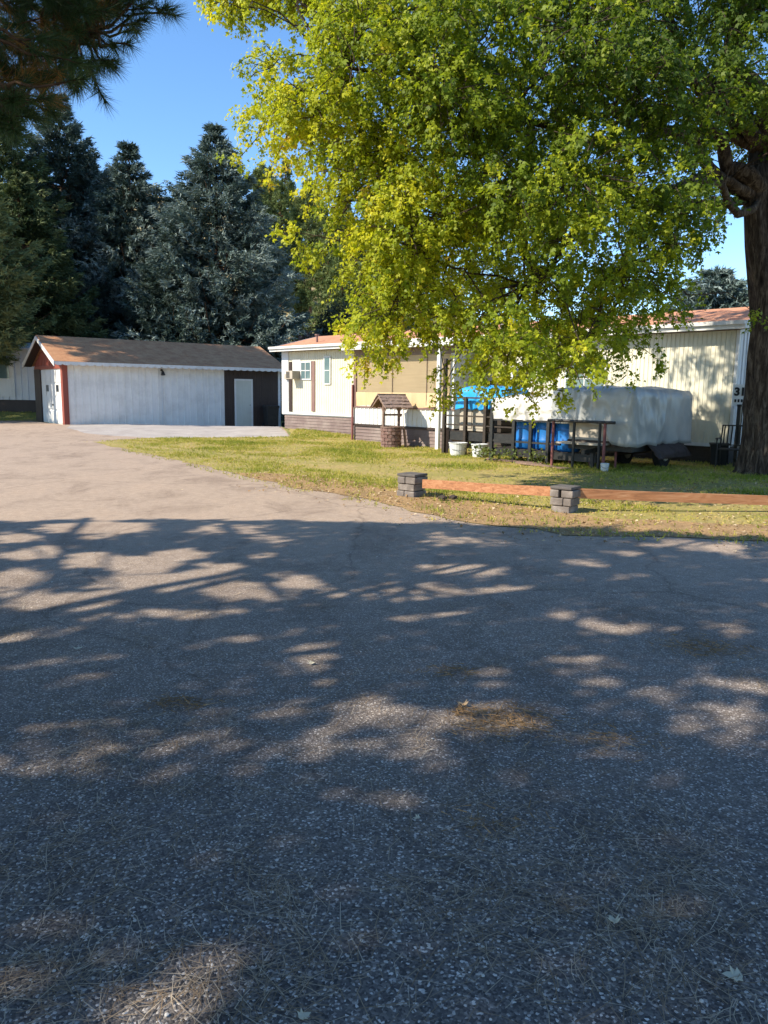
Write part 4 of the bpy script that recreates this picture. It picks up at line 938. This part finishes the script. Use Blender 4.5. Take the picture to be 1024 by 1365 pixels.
for _ in range(95):
    y_ = 705 + 330 * rl2.random() ** 1.5; LIT.append((rl2.uniform(0, 1024), y_, rl2.uniform(6, 20) * (1 + (y_ - 700) / 300), rl2.uniform(1, 3) * (1 + (y_ - 700) / 150), rl2.uniform(.35, .95)))
LE = []
for px, py, rx, ry, k in LIT:
    c = G(px, py); a = G(px + rx, py); b = G(px, py - ry); b2 = G(px, py + ry); LE.append((c.x, c.y, abs(a.x - c.x) * 1.05 + (.06 if py < 880 else .03), abs(b.y - b2.y) / 2 * (1.35 if py < 810 and px < 420 else 1.0) + (.09 if py < 880 else .035), k))
LE = np.array(LE)
def nz(x, y, s, o): return np.array([noise.noise(Vector((float(a) * s, float(b) * s, o))) for a, b in zip(x, y)])
def shade_keep(P):
    """True where a leaf may hang: its shadow on the road stays inside the shaded area and out of the sun flecks"""
    sx_ = P[:, 0] + SH.x * P[:, 2]; sy_ = P[:, 1] + SH.y * P[:, 2]
    wx_ = sx_ + .10 * nz(sx_, sy_, 2.6, 1) + .06 * nz(sx_, sy_, 7, 3); wy_ = sy_ + .13 * nz(sx_, sy_, 2.6, 8) + .07 * nz(sx_, sy_, 7, 5)
    front = 9.5 - .20 * np.clip(sx_ - .8, 0, 9) + .18 * nz(sx_, sy_ * 0, 1.9, 4) - .15 * np.clip(-2.5 - sx_, 0, 3)
    keep = sy_ < front
    for cx, cy, rx, ry, k in LE:
        d = ((wx_ - cx) / rx) ** 2 + ((wy_ - cy) / ry) ** 2
        keep &= ~((d < 1.0) & (rng.random(len(P)) < k))
    return keep, sx_, sy_
sm = thing('shade_tree', 'broad leafy tree left behind the viewpoint throwing the dappled shade', 'tree')
q0 = Vector((-9.2, .4, 0))
MB().tube([q0 + Vector((0, 0, -.1)), q0 + Vector((0, 0, 1)), q0 + Vector((.1, 0, 2.4)), q0 + Vector((.2, .1, 3.8))], [.42, .32, .27, .24], 16, .2).build('trunk', M['bark'], sm, smooth=True)
n = 190000
sx_ = rng.uniform(-7.5, 9.5, n); sy_ = rng.uniform(-3.5, 9.7, n); inside = (np.abs(sx_) < .5 * sy_ + 1.0) & (sy_ > .7)
kp = inside | (rng.random(n) < .14); sx_ = sx_[kp]; sy_ = sy_[kp]; ins = inside[kp]
hz = 7.2 + 1.3 * nz(sx_, sy_, .35, 2) + rng.normal(size=len(sx_)) * .8 - .10 * np.clip(sy_ - 4, 0, 6); hz = np.clip(hz, 5.4, 10)
P = np.stack([sx_ - SH.x * hz, sy_ - SH.y * hz, hz], 1)
kq, _, _ = shade_keep(P); kq &= (P[:, 2] > 1.9 + .50 * np.maximum(P[:, 1], 0)); P = P[kq]; ins = ins[kq]
np_mesh('crown', leaf_verts(P, rng.normal(size=P.shape) + (0, 0, -.5), np.where(ins, rng.uniform(.10, .16, len(P)), .24), LEAF), 8, M['shadeleaf'], rng.uniform(0, 1, len(P)), sm)
rs = random.Random(3)
for i in range(11):
    tx, ty = rs.uniform(-4.5, 5.5), rs.uniform(1.0, 9.0); h_ = 6.8; e = Vector((tx - SH.x * h_, ty - SH.y * h_, h_ + .2))
    pts = curve(q0 + Vector((.2, .1, 3.6)), e, 10, .18, .12, rs)
    lb = MB().tube(pts, [.13 * (1 - .08 * k) for k in range(11)], 8, .1)
    lb.build('limb', M['bark'], sm, smooth=True)
    bb = MB()
    for k in range(7):
        s0 = pts[rs.randint(4, 10)]; bb.tube(curve(s0, s0 + Vector((rs.uniform(-1, 1.2), rs.uniform(-1, 1.2), rs.uniform(-.1, .6))) * rs.uniform(.8, 1.7), 6, .25, 0, rs), [.035, .03, .026, .02, .016, .01, .006], 5)
    bb.build('bough', M['bark'], sm)
print('shade leaves', len(P))
for pl, r0 in [([(120, 690), (92, 712), (80, 745), (66, 775), (0, 806), (-60, 820)], .05), ([(300, 700), (335, 750), (385, 806), (430, 850)], .055), ([(260, 700), (200, 730), (120, 725), (0, 700)], .05), ([(150, 735), (138, 770), (160, 800)], .022), ([(335, 750), (270, 745), (220, 765), (140, 768)], .028), ([(470, 745), (510, 790), (560, 830)], .035), ([(40, 720), (60, 760), (30, 790)], .02), ([(260, 790), (300, 770), (350, 772)], .02), ([(0, 985), (60, 945), (180, 895)], .02)]:
    ptz = []
    for k, (a, b) in enumerate(pl):
        c = G(a, b); hh = 6.3 + .15 * k; ptz.append(Vector((c.x - SH.x * hh, c.y - SH.y * hh, hh)))
    fine_ = []
    for k in range(len(ptz) - 1):
        for s_ in range(4):
            f_ = s_ / 4; q_ = ptz[k].lerp(ptz[k + 1], f_); fine_.append(q_ + Vector((noise.noise(q_ * 2), noise.noise(q_ * 2 + Vector((5, 5, 5))), 0)) * .08)
    fine_.append(ptz[-1]); MB().tube(fine_, [r0 * (1 - .55 * k / len(fine_)) for k in range(len(fine_))], 7).build('bough', M['bark'], sm, smooth=True)

# near pine: its needle boughs hang into the upper left corner
pn = thing('ponderosa_pine', 'near pine whose dark long needled boughs hang into the upper left corner', 'tree')
p0 = Vector((-6.6, 2.6, 0))
MB().tube([p0 + Vector((0, 0, -.1)), p0 + Vector((0, 0, 1)), p0 + Vector((0, 0, 5)), p0 + Vector((.1, 0, 11)), p0 + Vector((.1, .1, 15))], [.30, .24, .2, .13, .03], 14, .15).build('trunk', M['pinebark'], pn, smooth=True)
tg = []; rp = random.Random(9)
for px, py, Y, dead in [(222, 8, 6.7, 0), (185, 32, 6.6, 0), (200, 2, 6.6, 0), (150, 62, 6.5, 0), (128, 112, 6.4, 0), (100, 118, 6.3, 0), (160, 14, 6.9, 0), (120, 30, 6.7, .3), (60, 110, 6.0, .5), (22, 130, 5.9, 0), (70, 70, 6.4, .5), (30, 70, 6.1, 1), (8, 95, 6.0, 1), (95, 48, 6.4, .9), (60, 20, 6.7, 0), (20, 25, 6.4, 0), (100, 5, 7.0, 0), (140, 5, 6.5, .3), (45, 150, 6.1, 0), (5, 160, 6.0, 0), (80, 140, 6.2, 0), (5, 50, 5.8, .6), (40, 95, 5.9, 1), (110, 85, 6.2, .3), (150, 90, 6.5, 0),
                        (-40, 60, 5.8, 0), (-60, 140, 5.6, 0), (30, -40, 6.2, 0), (120, -50, 6.4, 0), (200, -40, 6.6, 0), (-20, 10, 6.0, 0), (75, -20, 6.1, 0), (170, -20, 6.3, 0), (50, 45, 6.9, 0), (90, 90, 6.8, 0), (25, 100, 6.8, 0), (130, 60, 7.0, 0), (10, 10, 6.9, 0)] + [(rp.uniform(-20, 175), rp.uniform(-10, 60), rp.uniform(5.9, 7.2), .08) for _ in range(26)] + [(rp.uniform(-20, 110), rp.uniform(50, 150), rp.uniform(5.7, 6.8), .25) for _ in range(18)] + [(rp.uniform(-20, 45), rp.uniform(130, 170), rp.uniform(5.6, 6.2), .1) for _ in range(4)]:
    tg.append((At(px, py, Y), dead))
tuft = []
stems = [At(-30, 40, 5.6), At(60, -25, 6.2), At(-20, 120, 5.7), At(110, 40, 6.5)]
root = p0 + Vector((0, 0, 5.4)); mains = []
for e in stems:
    pts = curve(root + Vector((0, 0, rp.uniform(-.6, .4))), e, 9, .10, -.03, rp)
    MB().tube(pts, [.055 * (1 - .07 * k) for k in range(10)], 8, .1).build('bough', M['pinebark'], pn, smooth=True); mains += pts[5:]
fb = MB()
for e, dead in tg:
    q = min(mains, key=lambda a: (a - e).length); pts = curve(q, e, 7, .22, -.06, rp)
    fb.tube(pts, [.016, .014, .012, .011, .01, .009, .007, .006], 5)
    d_ = (pts[-1] - pts[-2]).normalized(); tuft.append((pts[-1], d_, dead, 1)); 
    for k in (4, 5, 6):
        if rp.random() < .75:
            s0 = pts[k]; dv = (d_ + Vector((rp.gauss(0, .7), rp.gauss(0, .7), rp.gauss(0, .5)))).normalized(); e2 = s0 + dv * rp.uniform(.12, .28)
            fb.tube([s0, e2], [.007, .004], 4); tuft.append((e2, dv, dead * (rp.random() < .8), 1))
tag(fb.build('branchlet', M['pinebark'], pn), kind='stuff')
# the rest of the pine crown, out of the frame, coarser
fb2 = MB()
for i in range(70):
    z = 5.5 + 8.8 * (i / 70); Lb = (3.0 - 2.2 * (i / 70)) * rp.uniform(.6, 1.1); a = rp.uniform(0, 2 * PI); s0 = p0 + Vector((0, 0, z)); e = s0 + Vector((math.cos(a) * Lb, math.sin(a) * Lb, rp.uniform(-.2, .7)))
    pts = curve(s0, e, 5, .12, 0, rp); fb2.tube(pts, [.04, .034, .028, .022, .016, .01], 5)
    for k in range(9):
        c = pts[rp.randint(2, 5)] + Vector((rp.gauss(0, .3), rp.gauss(0, .3), rp.gauss(0, .15)))
        if c.z > 2.2 + .52 * max(c.y, 0): tuft.append((c, Vector((rp.gauss(0, 1), rp.gauss(0, 1), .5)).normalized(), 0, 0))
tag(fb2.build('branch', M['pinebark'], pn), kind='stuff')
TC = np.array([tuple(t[0]) for t in tuft]); far = np.array([t[3] for t in tuft]) == 0
kk, _, _ = shade_keep(TC); P = []; T = []; Ls = []; Wd = []; Hh = []
for (c, d_, dead, near), ok in zip(tuft, kk | ~far):
    if not ok: continue
    n = 120 if near else 26; u = rng.random(n)
    P.append(np.array(c) - np.array(d_) * (u[:, None] * .13)); T.append(np.array(d_) * (.25 + .75 * (1 - u[:, None])) + unit(rng.normal(size=(n, 3))) * .75 + np.array([0, 0, -.10]))
    Ls.append(rng.uniform(.11, .18, n)); Wd.append(np.full(n, .0048 if near else .012)); Hh.append(np.clip((.95 if rng.random() < dead else .35) + rng.normal(size=n) * .12, 0, 1))
np_mesh('needle_mass', tri_blades(np.concatenate(P), np.concatenate(T), np.concatenate(Ls), np.concatenate(Wd)), 3, M['pine'], np.concatenate(Hh), pn)

# ------------------------------------------------------------------ grass, litter, needles, leaves
def scatter_poly(P, n, seed):
    r = random.Random(seed); xs = [p[0] for p in P]; ys = [p[1] for p in P]; out = []
    while len(out) < n:
        x, y = r.uniform(min(xs), max(xs)), r.uniform(min(ys), max(ys))
        if in_poly(x, y, P): out.append((x, y))
    return out
vis_lawn = [(13, 9.2), (13, 16), (8.6, 18.9), (-3.6, 31.2), (-3.45, 27.65), (-8.0, 26.15)] + edge[:-1]
def grass(name, poly, n, seed, hb, lab, hm=(.03, .075), prob=None):
    pts = scatter_poly(poly, n, seed); g = np.random.default_rng(seed); P = []; Hh = []; Hl = []
    for x, y in pts:
        k = noise.noise(Vector((x * .55, y * .55, 4))) + .6 * noise.noise(Vector((x * 1.7, y * 1.7, 6)))
        if prob and not prob(x, y, k, g): continue
        P.append((x, y, terr(x, y) + .008)); Hh.append(hb + .42 * k + g.normal() * .14); Hl.append(g.uniform(*hm) * (1 + .7 * max(-.5, -k)))
    P = np.array(P); T = g.normal(size=P.shape) * .45 + (0, 0, 1)
    # every tuft is three blades
    P3 = np.repeat(P, 3, 0) + g.normal(size=(len(P) * 3, 3)) * (.012, .012, 0); T3 = np.repeat(T, 3, 0) + g.normal(size=(len(P) * 3, 3)) * .35
    H3 = np.repeat(Hh, 3) + g.normal(size=len(P) * 3) * .06; L3 = np.repeat(Hl, 3) * g.uniform(.6, 1.2, len(P) * 3)
    tag(np_mesh(name, tri_blades(P3, T3, L3, np.full(len(P3), .011)), 3, M['grass'], H3), lab, 'grass', kind='stuff')
near_d = lambda x, y: pdist(x, y, edge)
edge_spill = [(-9.3, 23.6), (-4.8, 17.2), (-1.7, 12.5), (-.4, 11.2), (.6, 9.6), (1.9, 8.6), (4.3, 8.3), (9, 8.3)] + [(9, 8.9), (4.37, 8.95), (2.3, 9.2), (1.1, 10.1), (0, 11.8), (-1.2, 13.1), (-4.2, 17.8), (-8.8, 24.0)]
alongd = None
grass('grass', vis_lawn, 75000, 51, .48, 'short yellow green lawn grass in front of the mobile home', prob=lambda x, y, k, g: (g.random() < (.10 + .90 * ss(.0, .9, near_d(x, y) - .75 * ss(-3, 1, x))) * (1 if k < .12 else .30)))
grass('weeds', verge, 1500, 52, .35, 'sparse weeds and dry grass tufts along the road edge', (.03, .10), prob=lambda x, y, k, g: k < -.15 or g.random() < .10)
grass('grass', [(-24, 34.6), (-18.3, 35.6), (-16.8, 37), (-17.3, 39), (-30, 38.4), (-30, 34)], 6000, 53, .45, 'patch of lawn before the pale home at the far left')
grass('edge_grass', edge_spill, 1700, 54, .55, 'dry ragged grass creeping over the gravel edge', (.025, .07), prob=lambda x, y, k, g: k < .05 and g.random() < .8)
plant_pts = [HW(13.6, -4.1), HW(14.1, -4.0), HW(14.9, -4.0), HW(12.7, -3.4)]
for i, p in enumerate(plant_pts):
    g = np.random.default_rng(60 + i); n = 80; t = thing('garden_plant', ['leafy weed clump at the left post of the railed deck', 'leafy weed clump in the middle of the deck railing foot', 'leafy weed clump below the right hand blue drum', 'small weed clump beside the right hand white tub'][i], 'plant', gp(p.x, p.y))
    Q = g.normal(size=(n, 3)) * (.16, .16, .10) + (0, 0, .17); Q[:, 2] = np.abs(Q[:, 2]); np_mesh('foliage', leaf_verts(Q, g.normal(size=Q.shape) + (0, 0, .5), g.uniform(.05, .1, n), LEAF4), 4, M['shadeleaf'], g.uniform(.2, 1, n), t)
# dry leaf litter on the verge and under the maple
def litter(name, pts, smin, smax, lab, seed, m=M['litter']):
    g = np.random.default_rng(seed); P = np.array([(x, y, terr(x, y) + .022 + g.uniform(0, .012)) for x, y in pts]); T = g.normal(size=P.shape) * (1, 1, .25)
    n = len(P); T = unit(T); s = unit(np.cross(T, unit(np.array([0, 0, 1.]) + g.normal(size=(n, 3)) * .35))); nn = np.cross(s, T); S = g.uniform(smin, smax, n)
    V = P[:, None, :] + S[:, None, None] * (LEAF[None, :, 0:1] * s[:, None, :] + LEAF[None, :, 1:2] * T[:, None, :] + LEAF[None, :, 2:3] * nn[:, None, :] * 2)
    tag(np_mesh(name, V.reshape(-1, 3), 8, m, g.uniform(0, 1, n)), lab, 'litter', kind='stuff')
rr_ = random.Random(70)
lp = scatter_poly(verge, 5200, 71) + [(x, y) for x, y in scatter_poly([(2.4, 9.9), (9, 9.4), (13, 9.4), (12, 16), (6, 16.5), (1.5, 12.5)], 2300, 72)]
lp += [(e[0] + rr_.gauss(0, .5) , e[1] + rr_.gauss(0, .35) - .15) for e in [edge[rr_.randint(4, 8)] for _ in range(420)]]
lp += scatter_poly(vis_lawn, 1500, 74) + [(x, y) for x, y in scatter_poly([(4, 9.4), (13, 9.4), (13, 17), (6, 17)], 1800, 75)]
litter('leaf_litter', lp, .02, .055, 'dry tan and orange fallen leaves strewn along the road edge', 73)
# loose gravel on the road edge
g = np.random.default_rng(80)
# straw coloured needles lying on the road
def road_needles(n, seed):
    g = np.random.default_rng(seed); cl = [(g.uniform(0, 1024), 760 + 600 * g.random() ** .8, g.uniform(.10, .38)) for _ in range(95)]
    cl += [(300, 1290, .2), (150, 1270, .2), (120, 1150, .3), (60, 1130, .25), (240, 940, .3), (190, 1010, .4), (90, 970, .3), (60, 860, .4), (670, 965, .22), (930, 868, .2), (690, 1150, .2), (940, 1330, .2), (400, 1310, .25), (650, 970, .15)] * 2
    P = []; A = []
    for px, py, r in cl:
        c = G(px, py); k = int(n * .62 / len(cl)); P.append(g.normal(size=(k, 2)) * r * .6 + (c.x, c.y)); A.append(g.normal(size=k) * .8 + g.uniform(0, PI))
    k = int(n * .38); y = g.uniform(1.0, 8.5, k); P.append(np.stack([g.uniform(-1, 1, k) * (.55 * y + .4), y], 1)); A.append(g.uniform(0, 2 * PI, k))
    P = np.concatenate(P); A = np.concatenate(A); n = len(P); Ln = g.uniform(.05, .15, n); W_ = g.uniform(.0005, .0011, n) * (1 + .10 * P[:, 1]); cur = g.normal(size=n) * .22
    V = []
    for s_ in (0, .5, 1):
        a = A + cur * (s_ - .5); cx = P[:, 0] + np.cos(A) * Ln * (s_ - .5) - np.sin(A) * cur * Ln * (s_ * (1 - s_)) * 2; cy = P[:, 1] + np.sin(A) * Ln * (s_ - .5) + np.cos(A) * cur * Ln * (s_ * (1 - s_)) * 2
        z = .006 + g.uniform(0, .006, n)
        for q in (-1, 1): V.append(np.stack([cx - np.sin(a) * W_ * q, cy + np.cos(a) * W_ * q, z], 1))
    V = np.stack(V, 1); idx = np.arange(n)[:, None] * 6; fa_ = np.concatenate([idx + np.array([[0, 2, 3, 1]]), idx + np.array([[2, 4, 5, 3]])])
    h_ = np.tile(g.uniform(0, 1, n) ** 1.6, 2)
    tag(np_mesh('pine_needles', V.reshape(-1, 3), 4, M['strawneedle'], h_, faces=fa_), 'straw coloured fallen pine needles scattered over the shaded road', 'pine needles', kind='stuff')
road_needles(7500, 81)
# small orange needle drifts
g = np.random.default_rng(82); P = []; A = []
for px, py, r, k in [(665, 965, .14, 260), (690, 958, .10, 130), (620, 950, .05, 60), (945, 866, .16, 300), (605, 897, .08, 120), (240, 938, .08, 140), (820, 985, .10, 80), (655, 1100, .1, 60)]:
    c = G(px, py); P.append(g.normal(size=(k, 2)) * (r, r * .7) + (c.x, c.y))
P = np.concatenate(P); n = len(P); P3 = np.concatenate([P, g.uniform(.006, .02, (n, 1))], 1); T3 = g.normal(size=(n, 3)) * (1, 1, .12)
tag(np_mesh('needle_drift', tri_blades(P3, T3, g.uniform(.03, .09, n), np.full(n, .005)), 3, M['litter'], g.uniform(.0, .55, n)), 'small orange brown drifts of needles caught on the road', 'needle drift', kind='stuff')
# pale stones
g = np.random.default_rng(83); n = 420; y = 1.2 + 7 * g.random(n) ** 1.3; X = g.uniform(-1, 1, n) * (.52 * y + .3); b = MB(); ico = [(0, 0, 1), (.89, 0, .4), (.28, .85, .4), (-.72, .53, .4), (-.72, -.53, .4), (.28, -.85, .4), (.72, .53, -.4), (-.28, .85, -.4), (-.89, 0, -.4), (-.28, -.85, -.4), (.72, -.53, -.4)]
ifc = [(0, 1, 2), (0, 2, 3), (0, 3, 4), (0, 4, 5), (0, 5, 1), (1, 6, 2), (2, 6, 7), (2, 7, 3), (3, 7, 8), (3, 8, 4), (4, 8, 9), (4, 9, 5), (5, 9, 10), (5, 10, 1), (1, 10, 6)]
for i in range(n):
    s_ = g.uniform(.0025, .0065); q = g.uniform(.7, 1.3, 3); b.add([(X[i] + v[0] * s_ * q[0], y[i] + v[1] * s_ * q[1], .002 + s_ * .5 + v[2] * s_ * q[2] * .6) for v in ico], ifc)
tag(b.build('loose_gravel', M['pebble']), 'tiny pale stones loose on the road surface', 'gravel', kind='stuff')
# single fallen leaves that can be told apart
def fallen(px, py, size, rz, lab, m=M['paleleaf'], curl=.3):
    c = G(px, py); vs = []; out = [(0, 0), (.22, .06), (.5, .16), (.30, .30), (.58, .50), (.25, .52), (.22, .72), (0, 1.0), (-.2, .70), (-.28, .5), (-.6, .46), (-.33, .28), (-.48, .10), (-.2, .08)]
    vs = [(x * size, y * size, size * curl * (x * x * 1.6 + (y - .5) ** 2 * .8) + .004) for x, y in out]; ctr = (0, size * .42, .005)
    k = len(vs); o = MB().add(vs + [ctr], [(i, (i + 1) % k, k) for i in range(k)]).build('fallen_leaf', m); o.location = (c.x, c.y, .004); o.rotation_euler = (0, 0, rz)
    so_ = o.modifiers.new('thickness', 'SOLIDIFY'); so_.thickness = .0008
    tag(o, lab, 'leaf')
fallen(990, 1306, .055, R(80), 'pale lobed dry leaf on the road near the lower right corner')
fallen(822, 1236, .038, R(20), 'small pale curled leaf on dark road left of the corner leaf', curl=.9)
fallen(398, 1361, .035, R(-60), 'pale leaf cut by the bottom edge of the road', curl=.4)
lm2 = varied('tan_leaf', (.45, .30, .16), (.55, .38, .22), 30, bmp=0)
fallen(620, 945, .06, R(30), 'tan curled leaf at the top of the sunny orange needle drift', lm2, .9)
fallen(560, 1093, .028, R(100), 'tiny pale leaf alone in mid road below the sun flecks', curl=.7)
fallen(103, 868, .05, R(10), 'small white leaf in road shade at left, above the sunny fleck', curl=.6)
fallen(418, 885, .045, R(150), 'small white leaf in road shade just left of centre', curl=.6)
for i, (px, py, s_, lab) in enumerate([(590, 668, .07, 'dark clod left of two beside the first fence pillar'), (604, 667, .06, 'dark clod right of two beside the first fence pillar')]):
    c = G(px, py); o = MB().add([(v[0] * s_ * 1.2, v[1] * s_, v[2] * s_ * .7) for v in ico], ifc + [(6, 10, 9, 8, 7)]).build('dirt_clod', M['darktarp']); o.location = (c.x, c.y, terr(c.x, c.y) + .05); tag(o, lab, 'clod')
c = G(0, 0)
